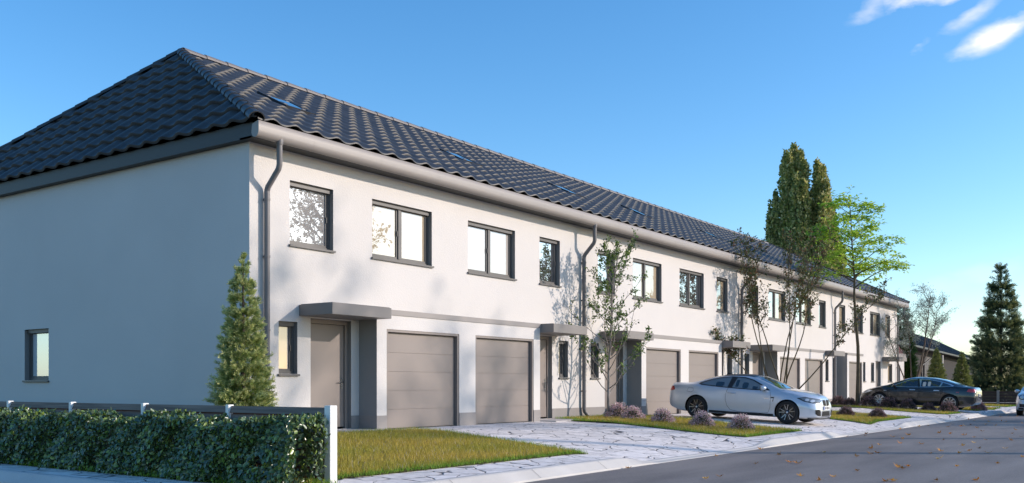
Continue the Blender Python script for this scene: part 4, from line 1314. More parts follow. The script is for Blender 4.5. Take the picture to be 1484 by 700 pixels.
def decal(bv, poly, view, m, off=.004, grid=.06, name='decal', parent=None, mi=None, thick=None):
    """a panel shaped like poly laid on the body. view: 'L','R' (x,z), 'F','B' (y,z), 'T' (x,y)"""
    bm = bmesh.new()
    bm.faces.new([bm.verts.new((p[0], p[1], 0)) for p in poly])
    a0, a1 = min(p[0] for p in poly), max(p[0] for p in poly); b0, b1 = min(p[1] for p in poly), max(p[1] for p in poly)
    for q in np.arange(a0 + grid, a1 - 1e-4, grid): bmesh.ops.bisect_plane(bm, geom=bm.verts[:] + bm.edges[:] + bm.faces[:], plane_co=(q, 0, 0), plane_no=(1, 0, 0))
    for q in np.arange(b0 + grid, b1 - 1e-4, grid): bmesh.ops.bisect_plane(bm, geom=bm.verts[:] + bm.edges[:] + bm.faces[:], plane_co=(0, q, 0), plane_no=(0, 1, 0))
    bmesh.ops.triangulate(bm, faces=bm.faces[:])
    dead = []
    for v in bm.verts:
        p, q = v.co.x, v.co.y
        o, d = {'L': (Vector((p, 3, q)), Vector((0, -1, 0))), 'R': (Vector((p, -3, q)), Vector((0, 1, 0))), 'F': (Vector((5, p, q)), Vector((-1, 0, 0))),
                'B': (Vector((-5, p, q)), Vector((1, 0, 0))), 'T': (Vector((p, q, 4)), Vector((0, 0, -1)))}[view]
        h, n, i, t = bv.ray_cast(o, d)
        if h is None: dead.append(v); continue
        if n.dot(d) > 0: n = -n
        v.co = h + n * off
    bmesh.ops.delete(bm, geom=dead, context='VERTS')
    if not bm.faces: bm.free(); return None
    # consistent outward facing
    dv = {'L': (0, 1, 0), 'R': (0, -1, 0), 'F': (1, 0, 0), 'B': (-1, 0, 0), 'T': (0, 0, 1)}[view]
    for f in bm.faces:
        f.normal_update()
        if f.normal.dot(Vector(dv)) < 0: f.normal_flip()
        f.smooth = True
    me = bpy.data.meshes.new(name); bm.to_mesh(me); bm.free(); me.materials.append(m)
    return link(name, me, parent, world=False)

def strip(pts, w):
    """polygon band along a polyline"""
    L, Rr = [], []
    for i, p in enumerate(pts):
        a = Vector(pts[max(i - 1, 0)]); b = Vector(pts[min(i + 1, len(pts) - 1)]); t = (b - a).normalized(); n = Vector((-t.y, t.x)) * w / 2
        L.append((p[0] + n.x, p[1] + n.y)); Rr.append((p[0] - n.x, p[1] - n.y))
    return L + Rr[::-1]

def wheel(parent, x, side, rw, yo, wd, style):
    """side +1 left / -1 right; yo outer face"""
    Wt = bpy.data.objects.new('wheel', None); COL.objects.link(Wt); Wt.parent = parent; Wt.location = (x, side * yo, rw); Wt.empty_display_size = .1
    s = side
    t = MB(); rr = rw * .735
    t.lathe([(rr, -wd), (rw * .93, -wd), (rw, -wd + .03), (rw, -.035), (rw * .955, -.006), (rw * .85, .004), (rr + .008, 0), (rr, -.012)], (0, 0, 0), (0, s, 0), 40)
    t.build('tyre', M['tyre'], Wt, world=False, fix=True)
    r = MB()
    r.lathe([(rr, -wd), (rr - .005, -.012), (rr - .003, .001), (rr - .016, .002), (rr - .028, -.02), (rr - .03, -wd + .02)], (0, 0, 0), (0, s, 0), 40)
    r.build('rim', M['alloy_dark'] if style == 'double' else M['alloy'], Wt, world=False, fix=True)
    d = MB(); d.lathe([(rr - .03, -.10), (.0, -.10)], (0, 0, 0), (0, s, 0), 32); d.lathe([(.165, -.075), (.165, -.085)], (0, 0, 0), (0, s, 0), 24); d.lathe([(.17, -.072), (.0, -.072)], (0, 0, 0), (0, s, 0), 24)
    d.build('brake_disc', M['alloy_dark'] if style == 'double' else M['splitter'], Wt, world=False)
    sp = MB()
    def spoke(a0, a1, w0, w1, y0, y1, ra=.04, rb=None, th=.03):
        rb = rb or rr - .012
        p0 = Vector((math.cos(a0) * ra, 0, math.sin(a0) * ra)); p1 = Vector((math.cos(a1) * rb, 0, math.sin(a1) * rb))
        t = (p1 - p0).normalized(); n = Vector((-t.z, 0, t.x))
        v = []
        for p, w_, y in ((p0, w0, y0), (p1, w1, y1)):
            for yy in (y, y - th):
                for k in (-1, 1): v.append(p + n * (k * w_ / 2) + Vector((0, s * yy, 0)))
        sp.add(v, [(0, 1, 5, 4), (2, 6, 7, 3), (0, 4, 6, 2), (1, 3, 7, 5), (0, 2, 3, 1), (4, 5, 7, 6)])
    if style == 'double':
        for k in range(5):
            a = 2 * math.pi * k / 5 + math.pi / 2 + .12
            for e in (-1, 1): spoke(a + e * .10, a + e * .20, .030, .026, -.028, -.004, ra=.05)
        sp.lathe([(.075, -.03), (.07, -.015), (0, -.012)], (0, 0, 0), (0, s, 0), 20)
        sp.build('spokes', M['alloy_dark'], Wt, world=False, fix=True)
        e2 = MB(); sp2 = sp; sp = e2
        for k in range(5):
            a = 2 * math.pi * k / 5 + math.pi / 2 + .12
            for e in (-1, 1): spoke(a + e * .145, a + e * .245, .009, .009, -.024, -.001, ra=.06, th=.004)
        sp.build('spoke_edges', M['alloy'], Wt, world=False, fix=True)
    else:
        for k in range(9):
            a = 2 * math.pi * k / 9
            spoke(a, a + .22, .045, .075, -.03, -.006, ra=.05)
        sp.lathe([(.07, -.03), (.065, -.012), (0, -.01)], (0, 0, 0), (0, s, 0), 20)
        sp.build('spokes', M['alloy'], Wt, world=False, fix=True)
    cap = MB(); cap.lathe([(.03, -.012), (.029, -.008), (0, -.007)], (0, 0, 0), (0, s, 0), 16); cap.build('hub_cap', M['alloy'], Wt, world=False)
    return Wt

def mirror_part(parent, paint, x, y, z, s):
    m = MB(); bm = bmesh.new(); bmesh.ops.create_icosphere(bm, subdivisions=3, radius=1)
    for v in bm.verts:
        c = v.co; fx = .11 if c.x > 0 else .05
        v.co = Vector((x + c.x * fx, y + s * (.12 + c.y * .115), z + c.z * .072 * (1 - .25 * c.y * s)))
    bm.verts.index_update()
    m.add([v.co for v in bm.verts], [[v.index for v in f.verts] for f in bm.faces], 0, True); bm.free()
    o = m.build('side_mirror', paint, parent, world=False)
    a = MB(); a.tube([(x + .02, y - s * .05, z - .09), (x + .01, y + s * .07, z - .045)], [.028, .022], 8); a.build('mirror_arm', M['trim'], o, world=False)
    g = MB(); g.lathe([(.085, 0), (0, 0)], (x - .051, y + s * .12, z), (-1, 0, 0), 20); g.build('mirror_glass', M['cglass_l'], o, world=False)

def rounded(x0, x1, z0, z1, r, n=4):
    P = []
    for cx, cz, a0 in ((x1 - r, z1 - r, 0), (x0 + r, z1 - r, 90), (x0 + r, z0 + r, 180), (x1 - r, z0 + r, 270)):
        for k in range(n + 1): a = R(a0 + 90 * k / n); P.append((cx + r * math.cos(a), cz + r * math.sin(a)))
    return P

def mirrored(poly): return [(-a, b) for a, b in poly][::-1]

# ---- silver coupe
SPEC = dict(
    top=[(-2.43, .70), (-2.40, .90), (-2.34, 1.035), (-2.22, 1.055), (-1.95, 1.055), (-1.72, 1.075), (-1.35, 1.19), (-.95, 1.30), (-.45, 1.372), (-.05, 1.383), (.3, 1.345), (.7, 1.205), (1.05, 1.04), (1.13, 1.005), (1.35, .975), (1.75, .925), (2.02, .855), (2.15, .79), (2.21, .70), (2.235, .60)],
    belt=[(-2.43, .66), (-2.40, .84), (-2.3, .955), (-2.0, .985), (-1.6, .995), (-1.2, .975), (-.6, .935), (.0, .915), (.8, .905), (1.1, .905), (1.5, .875), (1.9, .80), (2.1, .715), (2.21, .62), (2.235, .53)],
    wbelt=[(-2.43, .58), (-2.38, .68), (-2.25, .755), (-2.0, .80), (-1.5, .835), (-1., .825), (-.4, .83), (.5, .835), (1.05, .83), (1.5, .80), (1.9, .71), (2.1, .60), (2.2, .48), (2.235, .38)],
    wmid=[(-2.43, .66), (-2.38, .76), (-2.25, .85), (-2.0, .905), (-1.5, .935), (-1., .915), (-.4, .885), (.4, .885), (1.0, .91), (1.4, .93), (1.75, .905), (2.0, .835), (2.12, .755), (2.2, .66), (2.235, .55)],
    wroof=[(-2.43, .42), (-2.3, .60), (-2.0, .66), (-1.7, .63), (-1.3, .575), (-.8, .545), (-.2, .545), (.3, .565), (.7, .62), (1.0, .70), (1.13, .72), (1.5, .60), (1.9, .48), (2.1, .38), (2.235, .22)],
    bot=[(-2.43, .42), (-2.38, .33), (-2.2, .25), (-1.9, .18), (-1., .165), (1., .165), (1.9, .17), (2.1, .19), (2.2, .21), (2.235, .25)],
    zmid=[(-2.43, .60), (-2.2, .64), (-1.4, .66), (-.6, .56), (.4, .54), (1.2, .60), (1.8, .56), (2.235, .44)])
def coupe(loc, rotz, pitch):
    T = thing('parked_car', loc, 'silver blue two door coupe parked nose to the road on the paved drive', 'car', 'parked cars', (0, pitch, rotz))
    o, bv = car_body(SPEC, M['silver'], (1.405, -1.405), .335, .372)
    o.parent = T
    for s, V in ((1, 'L'), (-1, 'R')):
        Wn = [(.86, .935), (.55, 1.105), (.28, 1.225), (.0, 1.29), (-.4, 1.30), (-.8, 1.255), (-1.1, 1.18), (-1.38, 1.08), (-1.42, 1.035), (-1.30, 1.0), (-.8, .968), (-.2, .94), (.4, .925)]
        decal(bv, Wn, V, M['trim'], .003, .05, 'window_surround', o)
        Wf = [(.76, .955), (.5, 1.085), (.26, 1.195), (.0, 1.255), (-.24, 1.268), (-.33, .968), (.2, .95)]
        Wr = [(-.42, 1.268), (-.75, 1.23), (-1.05, 1.155), (-1.28, 1.075), (-1.33, 1.04), (-1.22, 1.022), (-.8, .99), (-.47, .972)]
        w1 = decal(bv, Wf, V, M['cglass_l'], .007, .05, 'side_window', T); w2 = decal(bv, Wr, V, M['cglass_l'], .007, .05, 'rear_quarter_window', T)
        # head rests and seat backs showing through the glass
        decal(bv, rounded(-.02, .16, .96, 1.13, .05), V, M['cglass'], .009, .05, 'seat', w1); decal(bv, rounded(-.24, -.14, .99, 1.2, .03), V, M['cglass'], .009, .05, 'seat', w1)
        decal(bv, rounded(.30, .46, .95, 1.03, .03), V, M['cglass'], .009, .05, 'dashboard', w1)
        decal(bv, rounded(-.86, -.60, .99, 1.12, .04), V, M['cglass'], .009, .05, 'seat', w2)
        # door shut lines, sill and waist crease
        dr = decal(bv, strip([(.86, .90), (.90, .75), (.90, .45), (.84, .30), (.6, .265), (-.1, .27), (-.33, .31), (-.43, .42), (-.49, .58), (-.50, .75), (-.44, .96)], .009), V, M['trim'], .0025, .05, 'door_seam', T)
        decal(bv, strip([(-.62, .80), (0., .765), (.85, .735)], .012), V, M['silver'], .009, .06, 'door_crease', dr)
        h = MB(); y = s * .905; h.tube([(-.20, y - s * .02, .815), (-.22, y + s * .012, .815), (-.40, y + s * .014, .822), (-.42, y - s * .02, .822)], .017, 8); h.build('door_handle', M['silver'], dr, world=False)
        decal(bv, strip([(1.0, .235), (0., .225), (-1.0, .235)], .06), V, M['splitter'], .012, .08, 'side_skirt', T)
        vt = decal(bv, [(1.0, .735), (1.02, .755), (.90, .75), (.90, .72), (.985, .715), (.965, .64), (.985, .60)], V, M['trim'], .004, .03, 'fender_vent', T)
        decal(bv, [(.70, .695), (.86, .69), (.86, .712), (.70, .717)], V, M['chrome'], .004, .04, 'fender_badge', vt)
        mirror_part(T, M['silver'], .66, s * .80, 1.0, s)
        decal(bv, strip([(-1.55, .90), (-1.70, .90), (-1.74, .80), (-1.6, .77), (-1.52, .82), (-1.55, .90)], .008), V, M['trim'], .003, .04, 'fuel_flap_seam', T) if s < 0 else None
        # tail lamp wraps round the corner
        decal(bv, [(-2.16, .83), (-2.22, .93), (-2.42, .95), (-2.42, .80), (-2.3, .79)], V, M['red_lamp'], .006, .03, 'tail_lamp', T)
        hl = decal(bv, [(1.66, .755), (1.86, .80), (2.24, .73), (2.24, .63), (2.08, .625), (1.86, .67)], V, M['trim'], .004, .03, 'headlight', T)
        decal(bv, [(1.72, .757), (1.88, .785), (2.20, .72), (2.20, .655), (2.06, .645), (1.87, .688)], V, M['cglass_l'], .008, .03, 'lamp_lens', hl)
        for lx in (1.93, 2.06): decal(bv, [(lx + .05 * math.cos(q), .71 - (lx - 1.93) * .2 + .038 * math.sin(q)) for q in np.linspace(0, 6.283, 13)[:-1]], V, M['lamp'], .012, .03, 'projector_lamp', hl)
        # wheels
        for ax in (1.405, -1.405): wheel(T, ax, s, .335, .912 if ax > 0 else .918, .25, 'double')
    # front: kidney grilles, intakes, plate
    for sg in (1, -1):
        k = [(sg * .03, .56), (sg * .03, .70), (sg * .08, .73), (sg * .24, .72), (sg * .28, .67), (sg * .24, .57), (sg * .10, .545)]
        gr = decal(bv, k, 'F', M['alloy_dark'], .006, .04, 'kidney_grille', T)
        k2 = [(sg * .045, .565), (sg * .045, .695), (sg * .085, .717), (sg * .235, .707), (sg * .265, .667), (sg * .23, .58), (sg * .10, .558)]
        decal(bv, k2, 'F', M['black'], .010, .04, 'grille_slats', gr)
        decal(bv, [(sg * .44, .27), (sg * .46, .40), (sg * .60, .46), (sg * .72, .44), (sg * .70, .33), (sg * .62, .275)], 'F', M['black'], .006, .04, 'side_intake', T)
    decal(bv, [(-.38, .235), (.38, .235), (.32, .40), (-.32, .40)], 'F', M['black'], .006, .05, 'lower_intake', T)
    sp_ = MB(); sp_.tube([(1.98, .80, .185), (2.14, .66, .185), (2.24, .3, .185), (2.25, 0, .185), (2.24, -.3, .185), (2.14, -.66, .185), (1.98, -.80, .185)], .022, 6); sp_.build('splitter', M['splitter'], T, world=False)
    pf = MB(); pf.box(2.245, 2.262, -.26, .26, .435, .545); PFo = pf.build('number_plate', M['plate'], T, world=False)
    pb = MB(); pb.box(2.2625, 2.265, -.258, -.215, .437, .543); pb.build('country_band', M['blue'], PFo, world=False)
    ch = MB()
    for q, wq in ((-.16, .03), (-.11, .03), (-.03, .03), (.03, .035), (.08, .03), (.15, .03), (.2, .025)): ch.box(2.2625, 2.2645, q, q + wq, .458, .522)
    ch.build('plate_characters', M['trim'], PFo, world=False)
    # screens and roof
    ws = decal(bv, [(-.66, 1.005), (-.62, 1.10), (-.55, 1.24), (-.50, 1.325), (.50, 1.325), (.55, 1.24), (.62, 1.10), (.66, 1.005)], 'F', M['cglass'], .006, .05, 'windscreen', T)
    decal(bv, [(-.60, 1.08), (-.48, 1.30), (.48, 1.30), (.60, 1.08)], 'B', M['cglass'], .006, .05, 'rear_window', T)
    decal(bv, [(-.85, -.50), (.26, -.50), (.30, 0), (.26, .50), (-.85, .50)], 'T', M['trim'], .004, .1, 'roof_panel', T)
    an = MB(); an.add([(-.62, -.025, 1.355), (-.62, .025, 1.355), (-.86, -.03, 1.33), (-.86, .03, 1.33), (-.80, 0, 1.415)], [(0, 1, 4), (1, 3, 4), (3, 2, 4), (2, 0, 4)]); an.build('aerial_fin', M['trim'], T, world=False)
    for sg in (1, -1): decal(bv, strip([(1.15, sg * .42), (1.6, sg * .36), (1.98, sg * .27)], .02), 'T', M['silver'], .010, .06, 'bonnet_crease', T)
    decal(bv, rounded(1.97, 2.04, -.035, .035, .034), 'T', M['blue'], .012, .03, 'bonnet_badge', T)
    decal(bv, [(-.55, .36), (-.55, .50), (.55, .50), (.55, .36)], 'B', M['splitter'], .004, .08, 'rear_diffuser', T)
    return T
coupe((27.93, 11.05, -.075), R(-90), R(2.6))

# ---- black sedan
SP2 = dict(
    top=[(-2.50, .72), (-2.47, .93), (-2.40, 1.045), (-2.25, 1.075), (-2.0, 1.11), (-1.6, 1.225), (-1.1, 1.36), (-.6, 1.432), (-.2, 1.445), (.2, 1.42), (.7, 1.27), (1.1, 1.10), (1.25, 1.045), (1.5, 1.0), (1.9, .90), (2.2, .79), (2.36, .68), (2.44, .54)],
    belt=[(-2.50, .66), (-2.47, .88), (-2.38, .98), (-2.1, 1.02), (-1.5, 1.035), (-1., 1.0), (-.3, .96), (.5, .94), (1.2, .945), (1.6, .90), (2.0, .81), (2.25, .71), (2.38, .60), (2.44, .50)],
    wbelt=[(-2.50, .62), (-2.45, .72), (-2.3, .80), (-2.0, .86), (-1.5, .895), (-.8, .885), (.4, .885), (1.2, .885), (1.6, .85), (2.0, .76), (2.25, .62), (2.40, .46), (2.44, .36)],
    wmid=[(-2.50, .70), (-2.45, .80), (-2.3, .885), (-2.0, .945), (-1.5, .975), (-.8, .955), (.4, .95), (1.2, .965), (1.6, .96), (2.0, .89), (2.25, .76), (2.40, .60), (2.44, .5)],
    wroof=[(-2.50, .45), (-2.35, .62), (-2.1, .67), (-1.7, .62), (-1.2, .58), (-.5, .575), (.2, .59), (.7, .66), (1.1, .76), (1.25, .77), (1.6, .62), (2.0, .5), (2.3, .34), (2.44, .2)],
    bot=[(-2.50, .42), (-2.44, .32), (-2.2, .22), (-1.9, .17), (1.9, .17), (2.2, .19), (2.4, .22), (2.44, .28)],
    zmid=[(-2.50, .60), (-2.2, .66), (-1.4, .68), (-.5, .58), (.5, .56), (1.4, .62), (2.0, .56), (2.44, .44)])
def sedan(loc, rotz, pitch):
    T = thing('parked_car', loc, 'black four door fastback sedan parked nose to the houses', 'car', 'parked cars', (0, pitch, rotz))
    o, bv = car_body(SP2, M['blackp'], (1.48, -1.48), .35, .385)
    o.parent = T
    for s, V in ((1, 'L'), (-1, 'R')):
        Wn = [(1.03, .985), (.62, 1.17), (.25, 1.315), (-.15, 1.355), (-.6, 1.345), (-1.05, 1.275), (-1.45, 1.17), (-1.62, 1.095), (-1.58, 1.062), (-1.3, 1.035), (-.6, .995), (.3, .975)]
        decal(bv, Wn, V, M['alloy'], .003, .05, 'window_surround', o)
        Wf = [(.93, 1.005), (.58, 1.16), (.22, 1.285), (-.10, 1.325), (-.16, 1.01), (.4, .995)]
        Wr = [(-.25, 1.325), (-.6, 1.312), (-1.0, 1.25), (-1.08, 1.225), (-1.02, 1.048), (-.6, 1.028), (-.26, 1.013)]
        Wq = [(-1.14, 1.21), (-1.40, 1.14), (-1.53, 1.085), (-1.48, 1.072), (-1.10, 1.05)]
        w1 = decal(bv, Wf, V, M['cglass'], .007, .05, 'side_window', T); w2 = decal(bv, Wr, V, M['cglass'], .007, .05, 'side_window', T); decal(bv, Wq, V, M['cglass'], .007, .05, 'rear_quarter_window', T)
        decal(bv, strip([(-.10, 1.36), (-.20, 1.0)], .08), V, M['trim'], .010, .05, 'door_pillar', o)
        decal(bv, rounded(-.46, -.33, 1.03, 1.22, .04), V, M['seat'], .009, .05, 'seat', w2); decal(bv, rounded(-.66, -.54, 1.04, 1.24, .04), V, M['seat'], .009, .05, 'seat', w2)
        dr = decal(bv, strip([(1.06, .98), (1.10, .7), (1.06, .34), (.6, .29), (-.12, .29), (-.18, .6), (-.20, .98)], .013), V, M['trim'], .0025, .05, 'front_door_seam', T)
        dr2 = decal(bv, strip([(-.20, .30), (-.85, .32), (-1.05, .55), (-1.16, .78), (-1.12, 1.03)], .013), V, M['trim'], .0025, .05, 'rear_door_seam', T)
        for hx, dd in ((.08, dr), (-.93, dr2)): decal(bv, rounded(hx - .12, hx + .12, .845, .885, .015), V, M['alloy'], .010, .05, 'door_handle', dd)
        decal(bv, strip([(1.05, .25), (0., .235), (-1.05, .25)], .05), V, M['splitter'], .010, .08, 'side_skirt', T)
        decal(bv, [(1.18, .80), (1.30, .815), (1.30, .785), (1.18, .775)], V, M['alloy'], .005, .03, 'fender_badge', T)
        mirror_part(T, M['blackp'], .80, s * .86, 1.03, s)
        decal(bv, [(-2.15, .86), (-2.2, .97), (-2.49, .98), (-2.49, .84), (-2.3, .83)], V, M['red_lamp'], .006, .03, 'tail_lamp', T)
        decal(bv, [(1.78, .76), (1.98, .80), (2.40, .68), (2.40, .60), (2.1, .66)], V, M['lamp'], .006, .03, 'headlight', T)
        for ax in (1.48, -1.48): wheel(T, ax, s, .35, .955 if ax > 0 else .962, .25, 'turbine')
    decal(bv, [(-.70, 1.06), (-.66, 1.2), (-.56, 1.37), (.56, 1.37), (.66, 1.2), (.70, 1.06)], 'F', M['cglass'], .006, .05, 'windscreen', T)
    decal(bv, [(-.62, 1.12), (-.52, 1.36), (.52, 1.36), (.62, 1.12)], 'B', M['cglass'], .006, .05, 'rear_window', T)
    decal(bv, [(-.30, -.56), (.22, -.56), (.22, .56), (-.30, .56)], 'T', M['cglass'], .004, .1, 'roof_panel', T)
    decal(bv, [(-.62, .845), (.62, .845), (.62, .90), (-.62, .90)], 'B', M['chrome'], .008, .05, 'chrome_bar', T)
    for sg in (1, -1): decal(bv, [(sg * .45, .83), (sg * .45, .96), (sg * .74, .96), (sg * .74, .85)], 'B', M['red_lamp'], .006, .04, 'tail_lamp', T)
    p = MB(); p.box(-2.525, -2.508, -.26, .26, .66, .77); PFo = p.build('number_plate', M['plate'], T, world=False)
    ch = MB()
    for q in (-.18, -.12, -.03, .04, .1, .17): ch.box(-2.528, -2.5255, q, q + .035, .68, .75)
    ch.build('plate_characters', M['trim'], PFo, world=False)
    decal(bv, [(-.78, .30), (-.70, .44), (.70, .44), (.78, .30)], 'B', M['alloy'], .005, .06, 'rear_diffuser', T)
    decal(bv, [(-1.86, .80), (-1.72, .805), (-1.72, .835), (-1.86, .83)], 'L', M['red_lamp'], .004, .03, 'side_badge', T)
    return T
sedan((46.06, 10.34, -.085), R(90), R(-1.9))

# ---- pale silver car by the kerb, cut by the right edge of the photo
SP3 = dict(
    top=[(-2.15, .8), (-2.12, 1.1), (-2.0, 1.35), (-1.6, 1.52), (-1., 1.58), (-.2, 1.59), (.3, 1.52), (.8, 1.27), (1.05, 1.12), (1.3, 1.06), (1.7, .99), (1.95, .90), (2.08, .76), (2.12, .62)],
    belt=[(-2.15, .75), (-2.1, .95), (-1.8, 1.02), (-1., 1.0), (0, .98), (.8, .96), (1.1, .96), (1.6, .92), (1.9, .82), (2.08, .66), (2.12, .55)],
    wbelt=[(-2.15, .62), (-2.0, .80), (-1.5, .86), (0, .86), (1.0, .86), (1.5, .83), (1.8, .76), (2.0, .62), (2.12, .42)],
    wmid=[(-2.15, .72), (-2.0, .87), (-1.4, .92), (0, .90), (1.3, .92), (1.7, .89), (1.95, .80), (2.06, .70), (2.12, .58)],
    wroof=[(-2.15, .5), (-1.9, .62), (-1.2, .62), (0, .62), (.4, .64), (1.0, .74), (1.5, .62), (1.9, .46), (2.12, .25)],
    bot=[(-2.15, .4), (-2., .25), (-1.6, .2), (1.6, .2), (1.95, .22), (2.12, .28)],
    zmid=[(-2.15, .65), (-1.3, .68), (0, .6), (1.3, .64), (1.8, .58), (2.12, .48)])
def compact(loc, rotz):
    T = thing('parked_car', loc, 'pale silver car cut off by the right edge, its lamp facing the camera', 'car', 'parked cars', (0, 0, rotz))
    o, bv = car_body(SP3, M['white_car'], (1.28, -1.28), .33, .365)
    o.parent = T
    for s, V in ((1, 'L'), (-1, 'R')):
        decal(bv, [(.9, 1.0), (.3, 1.40), (-.2, 1.46), (-1.5, 1.40), (-1.75, 1.1), (-1.6, 1.04)], V, M['cglass'], .005, .06, 'side_window', T)
        decal(bv, strip([(.95, .95), (.95, .4), (.5, .3), (-.2, .3), (-.3, .98)], .013), V, M['trim'], .0025, .05, 'door_seam', T)
        decal(bv, strip([(1.0, .27), (-1.0, .27)], .10), V, M['splitter'], .010, .08, 'side_skirt', T)
        mirror_part(T, M['white_car'], .72, s * .84, 1.06, s)
        for ax in (1.28, -1.28): wheel(T, ax, s, .33, .90, .22, 'turbine')
        el = [(s * .60 + .15 * math.cos(a), .80 + .11 * math.sin(a)) for a in np.linspace(0, 2 * math.pi, 20)[:-1]]
        e2 = [(s * .60 + .11 * math.cos(a), .80 + .08 * math.sin(a)) for a in np.linspace(0, 2 * math.pi, 20)[:-1]]
        h = decal(bv, el, 'F', M['trim'], .006, .04, 'headlight', T); decal(bv, e2, 'F', M['lamp'], .012, .04, 'lamp_lens', h)
        decal(bv, [(s * .42, .36), (s * .42, .50), (s * .70, .52), (s * .70, .38)], 'F', M['trim'], .006, .04, 'side_intake', T)
    decal(bv, [(-.68, 1.07), (-.60, 1.45), (.60, 1.45), (.68, 1.07)], 'F', M['cglass'], .006, .06, 'windscreen', T)
    decal(bv, [(-.36, .58), (.36, .58), (.38, .72), (-.38, .72)], 'F', M['trim'], .006, .05, 'grille', T)
    decal(bv, [(-.75, .28), (.75, .28), (.75, .35), (-.75, .35)], 'F', M['splitter'], .007, .05, 'lower_bumper', T)
    p = MB(); p.box(2.125, 2.14, -.26, .26, .44, .55); p.build('number_plate', M['plate'], T, world=False)
    return T
compact((48.6, 5.62, ROAD), R(180))
LEAFPOS = [(13.31, 7.29, 0.97), (16.56, 7.23, 0.9), (12.44, 5.58, 1.05), (12.84, 5.56, 0.93), (15.34, 5.98, 0.88), (18.76, 7.23, 1.05), (17.51, 6.37, 1.31), (15.89, 5.6, 1.25), (15.79, 5.44, 1.23), (13.56, 4.63, 1.12), (13.17, 4.22, 0.99), (13.74, 4.23, 0.94), (18.73, 5.92, 0.9), (14.92, 4.22, 0.96), (17.85, 5.08, 1.31), (20.42, 5.48, 1.26), (18.78, 5.08, 1.25), (19.09, 5.02, 1.25), (22.6, 5.46, 0.95), (24.61, 5.87, 1.0), (22.66, 5.04, 1.16), (29.9, 7.21, 1.22), (32.22, 7.21, 1.28), (26.52, 7.26, 1.29), (24.69, 7.25, 0.89), (15.88, 3.87, 1.15), (15.71, 3.77, 1.19), (16.19, 3.78, 1.1), (13.55, 3.44, 0.94), (13.66, 3.41, 1.09), (19.6, 4.19, 0.89), (20.45, 4.18, 1.32), (18.32, 3.75, 1.28), (14.02, 2.9, 1.12), (24.67, 4.98, 1.0), (28.14, 5.76, 1.3), (34.66, 6.71, 1.14), (33.2, 6.19, 1.29), (27.28, 4.99, 1.27), (22.57, 4.18, 1.1), (20.78, 3.71, 1.06), (19.92, 3.74, 1.15), (23.8, 4.15, 1.07), (21.8, 3.71, 0.93), (30.01, 5.02, 1.0), (32.02, 5.49, 1.26), (25.26, 4.16, 0.87), (26.28, 4.58, 0.87), (40.0, 7.17, 1.16), (38.88, 6.78, 0.99), (38.02, 6.14, 1.12), (34.53, 5.39, 1.09), (22.02, 3.25, 1.02), (25.47, 3.66, 1.35), (28.96, 4.1, 0.95), (31.48, 4.4, 1.06), (27.4, 3.67, 0.95), (14.43, 2.47, 1.17), (38.88, 5.85, 0.99), (45.43, 6.24, 1.03), (44.25, 6.69, 1.22), (35.32, 5.79, 1.01), (33.72, 6.16, 1.13), (34.55, 6.11, 1.3), (45.2, 6.57, 0.9), (37.32, 4.98, 0.88), (33.03, 7.12, 0.96), (27.82, 5.45, 1.23), (26.44, 6.17, 1.16), (19.6, 2.63, 0.97), (17.66, 2.73, 1.02), (16.7, 3.15, 0.94), (9.5, 7.2, 1.1), (35.11, 1.26, 1.15), (55.21, 6.73, 1.17), (58.15, 1.11, 0.94), (58.44, 5.65, 1.01), (57.39, 4.72, 1.21), (27.5, 2.15, 1.02), (20.28, 3.29, 1.28), (29.24, 1.06, 0.82), (21.8, 5.7, 0.98), (27.36, 1.58, 1.29), (33.5, 2.25, 0.83), (16.54, 2.01, 1.14), (20.88, 1.25, 1.05), (25.46, 6.99, 0.86), (38.35, 5.64, 1.0), (59.43, 3.87, 0.92), (32.89, 1.22, 1.01), (25.43, 6.34, 1.22), (36.93, 1.19, 0.93), (25.15, 2.25, 0.92), (54.01, 1.85, 0.83), (56.69, 4.39, 1.3), (32.54, 6.41, 1.13), (50.38, 5.47, 1.05), (18.27, 2.27, 1.24), (55.39, 6.55, 0.97)]
# ------------------------------------------------------------------ slatted fence
T = thing('slatted_fence', (8.0, 15, -.2), 'dark weathered slatted wood fence with white posts behind the hedge', 'fence')
FX = 8.0
ys = [8.36 + 1.86 * k for k in range(11)]
for i, y in enumerate(ys):
    p = MB()
    if i == 0:
        p.box(FX - .055, FX + .06, y - .05, y + .05, -.35, .725, bev=.004)
    else:
        p.box(FX - .045, FX + .045, y - .03, y + .03, -.35, .715, bev=.004)
    p.build('post', M['white_paint'], T)
for i in range(len(ys) - 1):
    a, b = ys[i] + (.052 if i == 0 else .032), ys[i + 1] - .032
    m = MB()
    for k in range(8):
        z = .70 - k * .105
        hh = .088
        # louvred boards, tilted
        v = []
        for y in (a, b):
            v += [(FX - .028, y, z - hh), (FX - .010, y, z - hh), (FX + .026, y, z), (FX + .006, y, z)]
        m.add(v, [(0, 1, 2, 3), (4, 7, 6, 5), (0, 4, 5, 1), (1, 5, 6, 2), (2, 6, 7, 3), (3, 7, 4, 0)])
    for k in range(8): m.box(FX + .030, FX + .040, a, b, .70 - k * .105 - .125, .70 - k * .105 - .06, 1)
    m.build('slat_panel', [M['wood_dark'], M['wood_back']], T)

# ------------------------------------------------------------------ far brown fence
T = thing('board_fence', (61.8, 10, -.2), 'low brown board fence in front of the big spruce', 'fence')
ys = [13.6 - 2.05 * k for k in range(5)]
for y in ys:
    p = MB(); p.box(61.74, 61.86, y - .07, y + .07, -.3, .69, bev=.005); p.build('post', M['hs_trim'], T)
for i in range(len(ys) - 1):
    m = MB()
    for k in range(5): m.box(61.78, 61.82, ys[i + 1] + .072, ys[i] - .072, -.18 + k * .168, -.18 + k * .168 + .155)
    m.build('board_panel', M['wood_far'], T)

